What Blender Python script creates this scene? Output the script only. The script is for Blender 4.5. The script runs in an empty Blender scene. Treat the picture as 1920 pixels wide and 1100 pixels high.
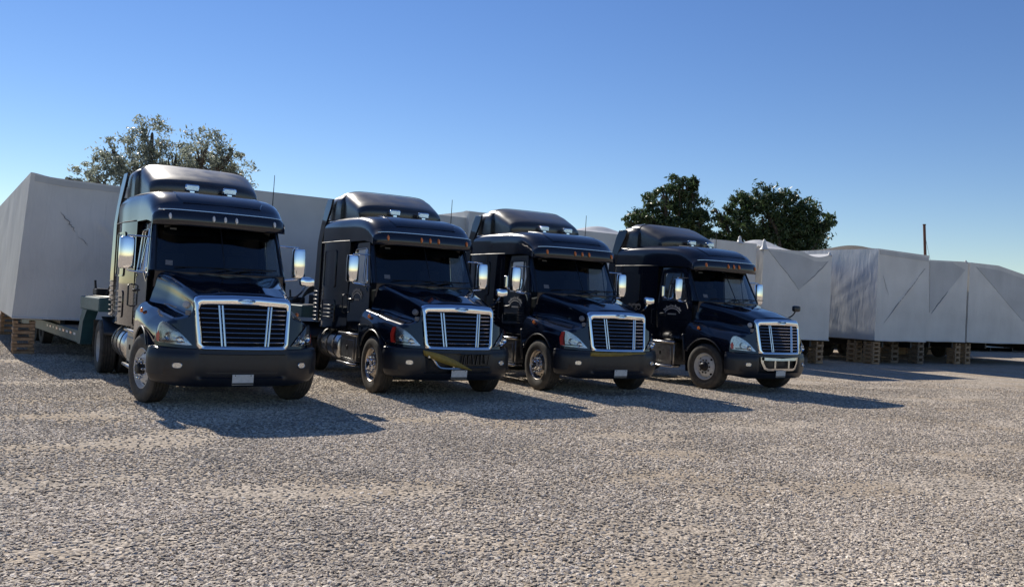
import bpy, bmesh, math, random
import numpy as np
from mathutils import Vector, Matrix
random.seed(7); rng = np.random.default_rng(11)
R = math.radians
sc = bpy.context.scene
C = sc.collection

# ------------------------------------------------------------------ camera, sky, sun, exposure
FPX, PITCH, ROLL, CAMH = 1592.0, 0.0080, 0.0493, 1.759
cam_d = bpy.data.cameras.new('camera'); cam = bpy.data.objects.new('camera', cam_d); C.objects.link(cam)
cam_d.sensor_fit = 'HORIZONTAL'; cam_d.sensor_width = 36.0; cam_d.lens = 36.0 * FPX / 1920.0
cam_d.clip_end = 6000; cam_d.clip_start = 0.1
cam.location = (0, 0, CAMH)
fw = Vector((0, math.cos(PITCH), math.sin(PITCH)))
up0 = Vector((0, -math.sin(PITCH), math.cos(PITCH))); rt0 = Vector((1, 0, 0))
rt = rt0 * math.cos(ROLL) + up0 * math.sin(ROLL)
up = up0 * math.cos(ROLL) - rt0 * math.sin(ROLL)
cam.matrix_world = Matrix(((rt.x, up.x, -fw.x, 0), (rt.y, up.y, -fw.y, 0), (rt.z, up.z, -fw.z, CAMH), (0, 0, 0, 1)))
sc.camera = cam

SUN_EL = R(36.5); LX, LY = 0.59, -0.807            # horizontal direction in which the sunlight travels
wd = bpy.data.worlds.new('World'); sc.world = wd; wd.use_nodes = True
nt = wd.node_tree; nt.nodes.clear()
sky = nt.nodes.new('ShaderNodeTexSky'); sky.sky_type = 'NISHITA'; sky.sun_disc = False
sky.sun_elevation = SUN_EL; sky.sun_rotation = math.atan2(-LX, -LY)
sky.altitude = 100; sky.air_density = 1.0; sky.dust_density = 0.0; sky.ozone_density = 3.2
bg = nt.nodes.new('ShaderNodeBackground'); bg.inputs[1].default_value = 0.086
out = nt.nodes.new('ShaderNodeOutputWorld')
hs = nt.nodes.new('ShaderNodeHueSaturation'); hs.inputs['Saturation'].default_value = 1.18; hs.inputs['Hue'].default_value = .512
nt.links.new(sky.outputs[0], hs.inputs['Color']); nt.links.new(hs.outputs[0], bg.inputs[0]); nt.links.new(bg.outputs[0], out.inputs[0])
sd = bpy.data.lights.new('sun', 'SUN'); sd.energy = 5.0; sd.angle = R(0.53); sd.color = (1.0, 0.93, 0.82)
sun = bpy.data.objects.new('sun', sd); C.objects.link(sun); sun.location = (-30, 40, 40)
ld = Vector((LX * math.cos(SUN_EL), LY * math.cos(SUN_EL), -math.sin(SUN_EL)))
sun.rotation_euler = ld.to_track_quat('-Z', 'Y').to_euler()
vs = sc.view_settings; vs.view_transform = 'Standard'; vs.look = 'None'; vs.exposure = 0.35; vs.gamma = 1.0; vs.use_curve_mapping = False

# ------------------------------------------------------------------ pixel helpers (photo pixel -> point at a chosen place)
def ray(px, py):
    a, b = px - 960, py - 550
    A = (a * math.cos(ROLL) + b * math.sin(ROLL)) / FPX; B = (-a * math.sin(ROLL) + b * math.cos(ROLL)) / FPX
    return Vector((A, math.cos(PITCH) + B * math.sin(PITCH), math.sin(PITCH) - B * math.cos(PITCH)))
def at_y(px, py, y):
    r = ray(px, py); return r * (y / r.y) + Vector((0, 0, CAMH))

# ------------------------------------------------------------------ materials
def new_mat(name):
    m = bpy.data.materials.new(name); m.use_nodes = True
    return m, m.node_tree.nodes, m.node_tree.links, m.node_tree.nodes['Principled BSDF']
def mat(name, col, rough=.5, metal=0., noise=0., nscale=6., coat=0., spec=.5, bump=0., bscale=40., col2=None, dust=0., emit=None):
    m, N, L, b = new_mat(name)
    b.inputs['Base Color'].default_value = (*col, 1); b.inputs['Roughness'].default_value = rough
    b.inputs['Metallic'].default_value = metal; b.inputs['Coat Weight'].default_value = coat; b.inputs['Coat Roughness'].default_value = .04
    b.inputs['Specular IOR Level'].default_value = spec
    tc = N.new('ShaderNodeTexCoord')
    src = None
    if noise or col2:
        n = N.new('ShaderNodeTexNoise'); n.inputs['Scale'].default_value = nscale; n.inputs['Detail'].default_value = 6; n.inputs['Roughness'].default_value = .65
        L.new(tc.outputs['Object'], n.inputs['Vector'])
        rp = N.new('ShaderNodeValToRGB'); rp.color_ramp.elements[0].position = .35; rp.color_ramp.elements[1].position = .68
        c2 = col2 if col2 else tuple(c * (1 - noise) for c in col)
        rp.color_ramp.elements[0].color = (*c2, 1); rp.color_ramp.elements[1].color = (*col, 1)
        L.new(n.outputs[0], rp.inputs[0]); L.new(rp.outputs[0], b.inputs['Base Color']); src = rp.outputs[0]
        mr = N.new('ShaderNodeMapRange'); mr.inputs[3].default_value = max(0, rough - .5 * rough * min(1, noise + .2)); mr.inputs[4].default_value = min(1, rough * (1 + .3 * (noise + .2)))
        L.new(n.outputs[0], mr.inputs[0]); L.new(mr.outputs[0], b.inputs['Roughness'])
    if dust:
        g = N.new('ShaderNodeNewGeometry'); sx = N.new('ShaderNodeSeparateXYZ'); L.new(g.outputs['Normal'], sx.inputs[0])
        n2 = N.new('ShaderNodeTexNoise'); n2.inputs['Scale'].default_value = 3.5; n2.inputs['Detail'].default_value = 8; L.new(tc.outputs['Object'], n2.inputs['Vector'])
        m1 = N.new('ShaderNodeMapRange'); m1.inputs[1].default_value = .15; m1.inputs[2].default_value = 1.; m1.inputs[3].default_value = .1; m1.inputs[4].default_value = 1.
        L.new(sx.outputs[2], m1.inputs[0])
        mu = N.new('ShaderNodeMath'); mu.operation = 'MULTIPLY'; L.new(m1.outputs[0], mu.inputs[0]); L.new(n2.outputs[0], mu.inputs[1])
        m2 = N.new('ShaderNodeMath'); m2.operation = 'MULTIPLY'; m2.inputs[1].default_value = dust; L.new(mu.outputs[0], m2.inputs[0])
        mx = N.new('ShaderNodeMix'); mx.data_type = 'RGBA'
        mx.inputs['A'].default_value = (*col, 1); mx.inputs['B'].default_value = (.30, .26, .21, 1)
        if src: L.new(src, mx.inputs['A'])
        L.new(m2.outputs[0], mx.inputs['Factor']); L.new(mx.outputs['Result'], b.inputs['Base Color'])
        ad = N.new('ShaderNodeMath'); ad.operation = 'MULTIPLY_ADD'; ad.inputs[1].default_value = 1.3; ad.inputs[2].default_value = rough; L.new(m2.outputs[0], ad.inputs[0]); L.new(ad.outputs[0], b.inputs['Roughness'])
    if bump:
        n3 = N.new('ShaderNodeTexNoise'); n3.inputs['Scale'].default_value = bscale; n3.inputs['Detail'].default_value = 5; L.new(tc.outputs['Object'], n3.inputs['Vector'])
        bp = N.new('ShaderNodeBump'); bp.inputs['Strength'].default_value = bump; bp.inputs['Distance'].default_value = .02
        L.new(n3.outputs[0], bp.inputs['Height']); L.new(bp.outputs[0], b.inputs['Normal'])
    if emit: b.inputs['Emission Color'].default_value = (*emit, 1); b.inputs['Emission Strength'].default_value = .0
    return m
M = {}
M['paint'] = mat('black_paint', (.0045, .0072, .0155), .06, coat=.3, dust=.03)
M['roofpaint'] = mat('dusty_black_roof_paint', (.010, .011, .014), .24, coat=.10, dust=.26, spec=.8)
M['cappaint'] = mat('black_cab_roof_paint', (.006, .009, .019), .14, coat=.2, dust=.09)
M['plastic'] = mat('black_plastic', (.006, .009, .017), .38, noise=.4, nscale=14, dust=.02, bump=.05, bscale=120)
M['chrome'] = mat('chrome', (.82, .83, .85), .07, 1.0)
M['steelbar'] = mat('chrome_bar', (.68, .69, .71), .16, 1.0)
M['alu'] = mat('polished_aluminium', (.62, .61, .60), .26, 1.0, noise=.25, nscale=9, bump=.02, bscale=60)
M['treadplate'] = mat('dull_aluminium', (.42, .41, .40), .42, 1.0, noise=.4, nscale=12)
M['rubber'] = mat('tyre_rubber', (.022, .021, .020), .8, noise=.3, nscale=9, col2=(.055, .048, .040), bump=.12, bscale=60)
M['whiterim'] = mat('white_painted_steel', (.62, .61, .58), .42, noise=.25, nscale=11)
M['dirtyalu'] = mat('dusty_alloy_wheel', (.56, .51, .46), .33, 1.0, noise=.35, nscale=14)
M['darksteel'] = mat('dark_steel', (.020, .020, .022), .55, .3, noise=.4, nscale=10)
M['void'] = mat('grille_mesh_black', (.006, .006, .007), .8, spec=.1)
M['interior'] = mat('cab_interior', (.03, .031, .035), .8, noise=.3)
M['amber'] = mat('amber_lens', (.75, .20, .03), .15, coat=.6, emit=(1, .3, 0))
M['red'] = mat('red_lens', (.42, .03, .02), .2, coat=.5)
M['clearlamp'] = mat('clear_marker_lens', (.72, .72, .70), .12, coat=.6)
M['reflector'] = mat('lamp_reflector', (.72, .74, .76), .18, .85, noise=.35, nscale=30)
M['plate'] = mat('plate_white', (.62, .62, .60), .45, noise=.15, nscale=20)
M['decal'] = mat('white_decal', (.45, .45, .45), .5, noise=.25, nscale=20)
M['decaldim'] = mat('worn_decal', (.20, .20, .21), .5, noise=.4, nscale=25)
M['strap'] = mat('yellow_strap', (.30, .22, .045), .7, noise=.35, nscale=12)
M['teal'] = mat('teal_trailer_paint', (.028, .095, .115), .45, noise=.35, nscale=5, dust=.35, bump=.05)
M['whitepaint'] = mat('reflector_white', (.7, .7, .7), .4)
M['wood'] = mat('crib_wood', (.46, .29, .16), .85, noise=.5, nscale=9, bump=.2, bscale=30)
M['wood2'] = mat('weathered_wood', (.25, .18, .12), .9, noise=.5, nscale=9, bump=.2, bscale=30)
M['rust'] = mat('rusty_pole', (.13, .055, .035), .85, noise=.5, nscale=4)
M['wire'] = mat('wire', (.05, .05, .05), .6)
M['bark'] = mat('bark', (.10, .075, .055), .95, noise=.5, nscale=5, bump=.5, bscale=14)

def glass_mat(name, tint, gl=.08):
    m, N, L, b = new_mat(name); N.remove(b)
    o = N['Material Output']
    t = N.new('ShaderNodeBsdfTransparent'); t.inputs[0].default_value = (*tint, 1)
    g = N.new('ShaderNodeBsdfGlossy'); g.inputs['Roughness'].default_value = .02; g.inputs[0].default_value = (1, 1, 1, 1)
    fr = N.new('ShaderNodeFresnel'); fr.inputs[0].default_value = 1.8
    mx = N.new('ShaderNodeMixShader')
    L.new(fr.outputs[0], mx.inputs[0]); L.new(t.outputs[0], mx.inputs[1]); L.new(g.outputs[0], mx.inputs[2]); L.new(mx.outputs[0], o.inputs[0])
    return m
M['glass'] = glass_mat('tinted_cab_glass', (.50, .55, .56))
M['lens'] = glass_mat('clear_lamp_glass', (.9, .92, .92))

def wrap_mat(name, col, rough):
    m, N, L, b = new_mat(name)
    tc = N.new('ShaderNodeTexCoord')
    n = N.new('ShaderNodeTexNoise'); n.inputs['Scale'].default_value = .8; n.inputs['Detail'].default_value = 5; L.new(tc.outputs['Object'], n.inputs['Vector'])
    rp = N.new('ShaderNodeValToRGB'); rp.color_ramp.elements[0].position = .3; rp.color_ramp.elements[1].position = .7
    rp.color_ramp.elements[0].color = (*[c * .80 for c in col], 1); rp.color_ramp.elements[1].color = (*col, 1)
    L.new(n.outputs[0], rp.inputs[0]); L.new(rp.outputs[0], b.inputs['Base Color'])
    b.inputs['Roughness'].default_value = rough; b.inputs['Specular IOR Level'].default_value = .4
    mp = N.new('ShaderNodeMapping'); mp.inputs['Scale'].default_value = (2.2, 2.2, .6); L.new(tc.outputs['Object'], mp.inputs[0])
    n2 = N.new('ShaderNodeTexNoise'); n2.inputs['Scale'].default_value = 2.2; n2.inputs['Detail'].default_value = 4; n2.inputs['Distortion'].default_value = .8; L.new(mp.outputs[0], n2.inputs['Vector'])
    bp = N.new('ShaderNodeBump'); bp.inputs['Strength'].default_value = .25; bp.inputs['Distance'].default_value = .06; L.new(n2.outputs[0], bp.inputs['Height']); L.new(bp.outputs[0], b.inputs['Normal'])
    tr = N.new('ShaderNodeBsdfTranslucent'); L.new(rp.outputs[0], tr.inputs[0])
    mx = N.new('ShaderNodeMixShader'); mx.inputs[0].default_value = .12
    o = N['Material Output']; L.new(b.outputs[0], mx.inputs[1]); L.new(tr.outputs[0], mx.inputs[2]); L.new(mx.outputs[0], o.inputs[0])
    return m
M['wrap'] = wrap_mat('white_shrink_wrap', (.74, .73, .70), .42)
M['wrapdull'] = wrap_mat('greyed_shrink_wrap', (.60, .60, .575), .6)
M['film'] = wrap_mat('glossy_loose_film', (.60, .62, .65), .15)
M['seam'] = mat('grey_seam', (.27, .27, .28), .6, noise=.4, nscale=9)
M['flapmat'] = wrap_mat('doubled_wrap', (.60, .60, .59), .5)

def leaf_mat(name, a, b_, tr=.25):
    m, N, L, b = new_mat(name)
    g = N.new('ShaderNodeNewGeometry'); rp = N.new('ShaderNodeValToRGB')
    rp.color_ramp.elements[0].color = (*a, 1); rp.color_ramp.elements[1].color = (*b_, 1)
    L.new(g.outputs['Random Per Island'], rp.inputs[0]); L.new(rp.outputs[0], b.inputs['Base Color']); b.inputs['Roughness'].default_value = .42
    t = N.new('ShaderNodeBsdfTranslucent'); L.new(rp.outputs[0], t.inputs[0])
    mx = N.new('ShaderNodeMixShader'); mx.inputs[0].default_value = tr
    L.new(b.outputs[0], mx.inputs[1]); L.new(t.outputs[0], mx.inputs[2]); L.new(mx.outputs[0], N['Material Output'].inputs[0])
    return m
M['leaf_grey'] = leaf_mat('grey_green_leaves', (.12, .145, .11), (.34, .37, .30), .55)
M['leaf_dark'] = leaf_mat('dark_green_leaves', (.022, .05, .018), (.09, .13, .05), .4)

def ground_mat():
    m, N, L, b = new_mat('gravel_ground')
    tc = N.new('ShaderNodeTexCoord')
    def noise(s, d=6, r=.6):
        n = N.new('ShaderNodeTexNoise'); n.inputs['Scale'].default_value = s; n.inputs['Detail'].default_value = d; n.inputs['Roughness'].default_value = r
        L.new(tc.outputs['Object'], n.inputs['Vector']); return n
    v = N.new('ShaderNodeTexVoronoi'); v.inputs['Scale'].default_value = 42; L.new(tc.outputs['Object'], v.inputs['Vector'])
    rp = N.new('ShaderNodeValToRGB'); e = rp.color_ramp.elements
    e[0].position = 0; e[0].color = (.17, .145, .12, 1); e[1].position = 1; e[1].color = (.60, .52, .43, 1)
    e2 = e.new(.5); e2.color = (.42, .36, .29, 1)
    sep = N.new('ShaderNodeSeparateColor'); L.new(v.outputs['Color'], sep.inputs[0]); L.new(sep.outputs[0], rp.inputs[0])
    # bare compacted dirt
    big = noise(.35, 5, .6); fine = noise(60, 4, .7)
    dirt = N.new('ShaderNodeMix'); dirt.data_type = 'RGBA'; dirt.inputs['A'].default_value = (.31, .245, .175, 1); dirt.inputs['B'].default_value = (.41, .34, .26, 1); L.new(fine.outputs[0], dirt.inputs['Factor'])
    mp = N.new('ShaderNodeMapping'); mp.inputs['Rotation'].default_value = (0, 0, R(28)); mp.inputs['Scale'].default_value = (.55, 1.1, 1); L.new(tc.outputs['Object'], mp.inputs[0])
    trk = N.new('ShaderNodeTexNoise'); trk.inputs['Scale'].default_value = .7; trk.inputs['Detail'].default_value = 6; L.new(mp.outputs[0], trk.inputs['Vector'])
    th = N.new('ShaderNodeMapRange'); th.inputs[1].default_value = .46; th.inputs[2].default_value = .60; L.new(trk.outputs[0], th.inputs[0])
    th.inputs[4].default_value = .85
    mx = N.new('ShaderNodeMix'); mx.data_type = 'RGBA'; L.new(th.outputs[0], mx.inputs['Factor']); L.new(rp.outputs[0], mx.inputs['A']); L.new(dirt.outputs['Result'], mx.inputs['B'])
    md = noise(2.6, 6, .6); tone = N.new('ShaderNodeMapRange'); tone.inputs[3].default_value = .62; tone.inputs[4].default_value = 1.30; L.new(md.outputs[0], tone.inputs[0])
    mm = N.new('ShaderNodeMix'); mm.data_type = 'RGBA'; mm.blend_type = 'MULTIPLY'; mm.inputs['Factor'].default_value = 1; L.new(mx.outputs['Result'], mm.inputs['A']); L.new(tone.outputs[0], mm.inputs['B'])
    L.new(mm.outputs['Result'], b.inputs['Base Color']); b.inputs['Roughness'].default_value = .92; b.inputs['Specular IOR Level'].default_value = .15
    v2 = N.new('ShaderNodeTexVoronoi'); v2.feature = 'SMOOTH_F1'; v2.inputs['Scale'].default_value = 42; L.new(tc.outputs['Object'], v2.inputs['Vector'])
    inv = N.new('ShaderNodeMath'); inv.operation = 'SUBTRACT'; inv.inputs[0].default_value = 1; L.new(v2.outputs['Distance'], inv.inputs[1])
    b1 = N.new('ShaderNodeBump'); b1.inputs['Strength'].default_value = .9; b1.inputs['Distance'].default_value = .02; L.new(inv.outputs[0], b1.inputs['Height'])
    n5 = noise(7, 6, .65); b2 = N.new('ShaderNodeBump'); b2.inputs['Strength'].default_value = .6; b2.inputs['Distance'].default_value = .06
    L.new(n5.outputs[0], b2.inputs['Height']); L.new(b1.outputs[0], b2.inputs['Normal']); L.new(b2.outputs[0], b.inputs['Normal'])
    return m
M['ground'] = ground_mat()

# ------------------------------------------------------------------ mesh helpers
class MB:
    def __init__(s): s.v = []; s.f = []; s.mi = []; s.cur = 0
    def add(s, vs, fs):
        o = len(s.v); s.v += [tuple(v) for v in vs]; s.f += [tuple(i + o for i in f) for f in fs]; s.mi += [s.cur] * len(fs); return s
    def box(s, c, d, rot=None, ch=0.):
        x, y, z = [k / 2 for k in d]
        if ch:
            k = ch; P = []
            for sx in (-1, 1):
                for sy in (-1, 1):
                    for sz in (-1, 1):
                        P += [(sx * (x - k), sy * (y - k), sz * z), (sx * (x - k), sy * y, sz * (z - k)), (sx * x, sy * (y - k), sz * (z - k))]
            bm = bmesh.new(); [bm.verts.new(p) for p in P]; bmesh.ops.convex_hull(bm, input=bm.verts); bm.verts.index_update()
            vs = [v.co.copy() for v in bm.verts]; fs = [[v.index for v in f.verts] for f in bm.faces]; bm.free()
        else:
            vs = [Vector((a, b, e)) for a in (-x, x) for b in (-y, y) for e in (-z, z)]
            fs = [(0, 1, 3, 2), (4, 6, 7, 5), (0, 4, 5, 1), (2, 3, 7, 6), (0, 2, 6, 4), (1, 5, 7, 3)]
        if rot is not None: vs = [rot @ v for v in vs]
        return s.add([v + Vector(c) for v in vs], fs)
    def grid(s, P, flip=False, closeu=False):       # P[i][j]
        n, m = len(P), len(P[0]); vs = [p for r in P for p in r]; fs = []
        for i in range(n - (0 if closeu else 1)):
            for j in range(m - 1):
                a = i * m + j; b_ = ((i + 1) % n) * m + j
                q = (a, b_, b_ + 1, a + 1); fs.append(q[::-1] if flip else q)
        return s.add(vs, fs)
    def ring(s, loops, caps=(False, False), flip=False):     # closed loops bridged
        n = len(loops[0]); vs = [p for l in loops for p in l]; fs = []
        for k in range(len(loops) - 1):
            for i in range(n):
                a, b_ = k * n + i, k * n + (i + 1) % n; q = (a, b_, b_ + n, a + n); fs.append(q[::-1] if flip else q)
        if caps[0]: fs.append(tuple(range(n))[::-1])
        if caps[1]: fs.append(tuple((len(loops) - 1) * n + i for i in range(n)))
        return s.add(vs, fs)
    def tube(s, pts, r, seg=8, cap=True):
        pts = [Vector(p) for p in pts]; loops = []
        rr = r if isinstance(r, (list, tuple)) else [r] * len(pts)
        prev = None
        for i, p in enumerate(pts):
            t = (pts[min(i + 1, len(pts) - 1)] - pts[max(i - 1, 0)]).normalized()
            if prev is None: a = t.orthogonal().normalized()
            else: a = (prev - t * prev.dot(t)).normalized()
            prev = a; b_ = t.cross(a)
            loops.append([p + (a * math.cos(2 * math.pi * k / seg) + b_ * math.sin(2 * math.pi * k / seg)) * rr[i] for k in range(seg)])
        return s.ring(loops, (cap, cap))
    def lathe(s, prof, o, ax='y', seg=32, sgn=1):       # prof: (r, h) along axis, h outward * sgn
        loops = []
        for r, h in prof:
            l = []
            for k in range(seg):
                a = 2 * math.pi * k / seg; c, d = r * math.cos(a), r * math.sin(a)
                l.append({'y': (o[0] + c, o[1] + sgn * h, o[2] + d), 'x': (o[0] + sgn * h, o[1] + c, o[2] + d), 'z': (o[0] + c, o[1] + d, o[2] + sgn * h)}[ax])
            loops.append(l)
        return s.ring(loops)
    def mirror(s):
        o = len(s.v); s.v += [(x, -y, z) for x, y, z in s.v[:o]]; n = len(s.f)
        s.f += [tuple(i + o for i in f)[::-1] for f in s.f[:n]]; s.mi += s.mi[:n]; return s
    def mesh(s, name, mats, ang=38):
        me = bpy.data.meshes.new(name); me.from_pydata([tuple(v) for v in s.v], [], s.f)
        for m_ in (mats if isinstance(mats, (list, tuple)) else [mats]): me.materials.append(M[m_] if isinstance(m_, str) else m_)
        bm = bmesh.new(); bm.from_mesh(me); bmesh.ops.remove_doubles(bm, verts=bm.verts, dist=1e-5)
        bmesh.ops.recalc_face_normals(bm, faces=bm.faces); 
        bm.to_mesh(me); bm.free()
        if len(me.materials) > 1:
            pass
        me.shade_smooth(); me.set_sharp_from_angle(angle=R(ang))
        return me
CACHE = {}
def obj(name, me, parent=None, loc=None, rotz=None):
    o = bpy.data.objects.new(name, me); C.objects.link(o)
    if parent is not None: o.parent = parent
    if loc is not None: o.location = loc
    if rotz is not None: o.rotation_euler.z = rotz
    return o
def part(name, parent, mb, mats, ang=38, key=None, bevel=0., solid=0.):
    """mb: MB or function returning one; shared by key between the trucks"""
    if key and key in CACHE: me = CACHE[key]
    else:
        b_ = mb() if callable(mb) else mb
        me = b_.mesh(name, mats, ang)
        if key: CACHE[key] = me
    o = obj(name, me, parent)
    if solid:
        md = o.modifiers.new('solid', 'SOLIDIFY'); md.thickness = solid; md.offset = -1
    if bevel:
        md = o.modifiers.new('bevel', 'BEVEL'); md.width = bevel; md.segments = 2; md.limit_method = 'ANGLE'; md.angle_limit = R(40); md.harden_normals = False
    return o
def tag(o, label, cat, group=None, kind=None):
    if label: o['label'] = label
    if cat: o['category'] = cat
    if group: o['group'] = group
    if kind: o['kind'] = kind
    return o
def empty(name, loc, rotz=0.):
    o = bpy.data.objects.new(name, None); C.objects.link(o); o.location = loc; o.rotation_euler.z = rotz; o.empty_display_size = .3; return o
def crom(P, n):
    P = [np.array(p, float) for p in P]; P = [2 * P[0] - P[1]] + P + [2 * P[-1] - P[-2]]; o = []
    for i in range(1, len(P) - 2):
        for k in range(n):
            t = k / n; a, b_, c, d = P[i - 1:i + 3]
            o.append(.5 * ((2 * b_) + (-a + c) * t + (2 * a - 5 * b_ + 4 * c - d) * t * t + (-a + 3 * b_ - 3 * c + d) * t ** 3))
    o.append(P[-2]); return [tuple(p) for p in o]
def rpoly(pts, r, n=5):
    """rounded polygon, the same count for every polygon with the same number of corners"""
    P = [Vector(p) for p in pts]; o = []; m = len(P)
    rs = r if isinstance(r, (list, tuple)) else [r] * m
    for i in range(m):
        a, b_, c = P[i - 1], P[i], P[(i + 1) % m]; d1 = (a - b_).normalized(); d2 = (c - b_).normalized()
        ang = d1.angle(d2); t = rs[i] / max(math.tan(ang / 2), .05); p1 = b_ + d1 * t; p2 = b_ + d2 * t
        for k in range(n):
            u = k / (n - 1); o.append(tuple((1 - u) ** 2 * p1 + 2 * u * (1 - u) * b_ + u * u * p2))
    return o
def subdiv_loop(l, n):
    o = []
    for i in range(len(l)):
        a, b_ = np.array(l[i]), np.array(l[(i + 1) % len(l)])
        for k in range(n): o.append(tuple(a + (b_ - a) * k / n))
    return o

# ------------------------------------------------------------------ ground
def build_ground():
    mb = MB(); mb.add([(-900, -60, 0), (900, -60, 0), (900, 3000, 0), (-900, 3000, 0)], [(0, 1, 2, 3)])
    g = obj('ground', mb.mesh('ground', 'ground')); tag(g, 'dry lot of pale grey gravel and compacted tan dirt', 'ground', kind='structure')
build_ground()

def stones():
    m, N, L, b = new_mat('gravel_stones')
    oi = N.new('ShaderNodeObjectInfo'); rp = N.new('ShaderNodeValToRGB'); e = rp.color_ramp.elements
    e[0].color = (.24, .205, .17, 1); e[1].color = (.80, .71, .60, 1); q = e.new(.3); q.color = (.50, .425, .34, 1); q = e.new(.8); q.color = (.63, .54, .43, 1)
    tn = N.new('ShaderNodeTexNoise'); tn.inputs['Scale'].default_value = .55; tn.inputs['Detail'].default_value = 6; L.new(oi.outputs['Location'], tn.inputs['Vector'])
    tr_ = N.new('ShaderNodeMapRange'); tr_.inputs[1].default_value = .3; tr_.inputs[2].default_value = .7; tr_.inputs[3].default_value = .70; tr_.inputs[4].default_value = 1.12; L.new(tn.outputs[0], tr_.inputs[0])
    mm = N.new('ShaderNodeMix'); mm.data_type = 'RGBA'; mm.blend_type = 'MULTIPLY'; mm.inputs['Factor'].default_value = 1; L.new(rp.outputs[0], mm.inputs['A']); L.new(tr_.outputs[0], mm.inputs['B'])
    L.new(oi.outputs['Random'], rp.inputs[0]); L.new(mm.outputs['Result'], b.inputs['Base Color']); b.inputs['Roughness'].default_value = .85; b.inputs['Specular IOR Level'].default_value = .25
    mb = MB()
    def quad(y0, y1): mb.add([(-.72 * y0 - .6, y0, 0), (.72 * y0 + .6, y0, 0), (.72 * y1 + .6, y1, 0), (-.72 * y1 - .6, y1, 0)], [(0, 1, 2, 3)])
    quad(4.0, 26.0)
    me = bpy.data.meshes.new('gravel'); me.from_pydata(mb.v, [], mb.f)
    o = obj('gravel', me, loc=(0, 0, .004)); tag(o, 'loose pale grey crushed stones strewn over the dirt lot', 'gravel', kind='stuff')
    ng = bpy.data.node_groups.new('gravel_scatter', 'GeometryNodeTree')
    ng.interface.new_socket('Geometry', in_out='INPUT', socket_type='NodeSocketGeometry'); ng.interface.new_socket('Geometry', in_out='OUTPUT', socket_type='NodeSocketGeometry')
    n = ng.nodes; l = ng.links
    gi = n.new('NodeGroupInput'); go = n.new('NodeGroupOutput')
    pos = n.new('GeometryNodeInputPosition'); sx = n.new('ShaderNodeSeparateXYZ'); l.new(pos.outputs[0], sx.inputs[0])
    near = n.new('ShaderNodeMapRange'); near.inputs[1].default_value = 5; near.inputs[2].default_value = 25; near.inputs[3].default_value = 2100; near.inputs[4].default_value = 30; l.new(sx.outputs[1], near.inputs[0])
    mp = n.new('ShaderNodeVectorRotate'); mp.rotation_type = 'Z_AXIS'; mp.inputs['Angle'].default_value = R(-28); l.new(pos.outputs[0], mp.inputs['Vector'])
    ms = n.new('ShaderNodeVectorMath'); ms.operation = 'MULTIPLY'; ms.inputs[1].default_value = (.55, 1.1, 1); l.new(mp.outputs[0], ms.inputs[0])
    nz = n.new('ShaderNodeTexNoise'); nz.inputs['Scale'].default_value = .7; nz.inputs['Detail'].default_value = 6; l.new(ms.outputs[0], nz.inputs['Vector'])
    th = n.new('ShaderNodeMapRange'); th.inputs[1].default_value = .42; th.inputs[2].default_value = .60; th.inputs[3].default_value = 1.; th.inputs[4].default_value = .07; l.new(nz.outputs[0], th.inputs[0])
    mu = n.new('ShaderNodeMath'); mu.operation = 'MULTIPLY'; l.new(near.outputs[0], mu.inputs[0]); l.new(th.outputs[0], mu.inputs[1])
    dp = n.new('GeometryNodeDistributePointsOnFaces'); dp.distribute_method = 'RANDOM'; dp.inputs['Density'].default_value = 1
    l.new(gi.outputs[0], dp.inputs['Mesh']); l.new(mu.outputs[0], dp.inputs['Density'])
    # a finer sheet is needed because density is read per face
    sdv = n.new('GeometryNodeSubdivideMesh'); sdv.inputs['Level'].default_value = 7; l.new(gi.outputs[0], sdv.inputs[0]); l.new(sdv.outputs[0], dp.inputs['Mesh'])
    ico = n.new('GeometryNodeMeshIcoSphere'); ico.inputs['Radius'].default_value = 1.; ico.inputs['Subdivisions'].default_value = 2
    join = n.new('GeometryNodeGeometryToInstance')
    for k in range(5):
        sp = n.new('GeometryNodeSetPosition'); l.new(ico.outputs[0], sp.inputs[0])
        p2 = n.new('GeometryNodeInputPosition'); v1 = n.new('ShaderNodeTexNoise'); v1.inputs['Scale'].default_value = 1.0; v1.inputs['Detail'].default_value = 1.0
        ad = n.new('ShaderNodeVectorMath'); ad.operation = 'ADD'; ad.inputs[1].default_value = (k * 7.3, k * 3.1, 0); l.new(p2.outputs[0], ad.inputs[0]); l.new(ad.outputs[0], v1.inputs['Vector'])
        sb = n.new('ShaderNodeVectorMath'); sb.operation = 'SUBTRACT'; sb.inputs[1].default_value = (.5, .5, .5); l.new(v1.outputs['Color'], sb.inputs[0])
        sl = n.new('ShaderNodeVectorMath'); sl.operation = 'SCALE'; sl.inputs['Scale'].default_value = 2.2; l.new(sb.outputs[0], sl.inputs[0])
        l.new(sl.outputs[0], sp.inputs['Offset'])
        smt = n.new('GeometryNodeSetMaterial'); smt.inputs['Material'].default_value = m; l.new(sp.outputs[0], smt.inputs[0]); l.new(smt.outputs[0], join.inputs[0])
    io = n.new('GeometryNodeInstanceOnPoints'); io.inputs['Pick Instance'].default_value = True
    rr = n.new('FunctionNodeRandomValue'); rr.data_type = 'FLOAT_VECTOR'; rr.inputs[0].default_value = (-.3, -.3, 0); rr.inputs[1].default_value = (.3, .3, 6.28)
    rs = n.new('FunctionNodeRandomValue'); rs.data_type = 'FLOAT_VECTOR'; rs.inputs[0].default_value = (.008, .007, .0028); rs.inputs[1].default_value = (.026, .019, .0080)
    rs.inputs['Seed'].default_value = 5
    l.new(dp.outputs[0], io.inputs['Points']); l.new(join.outputs[0], io.inputs['Instance'])
    l.new(rr.outputs[0], io.inputs['Rotation']); l.new(rs.outputs[0], io.inputs['Scale']); l.new(io.outputs[0], go.inputs[0])
    md = o.modifiers.new('scatter', 'NODES'); md.node_group = ng
    me.materials.append(m)
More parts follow.
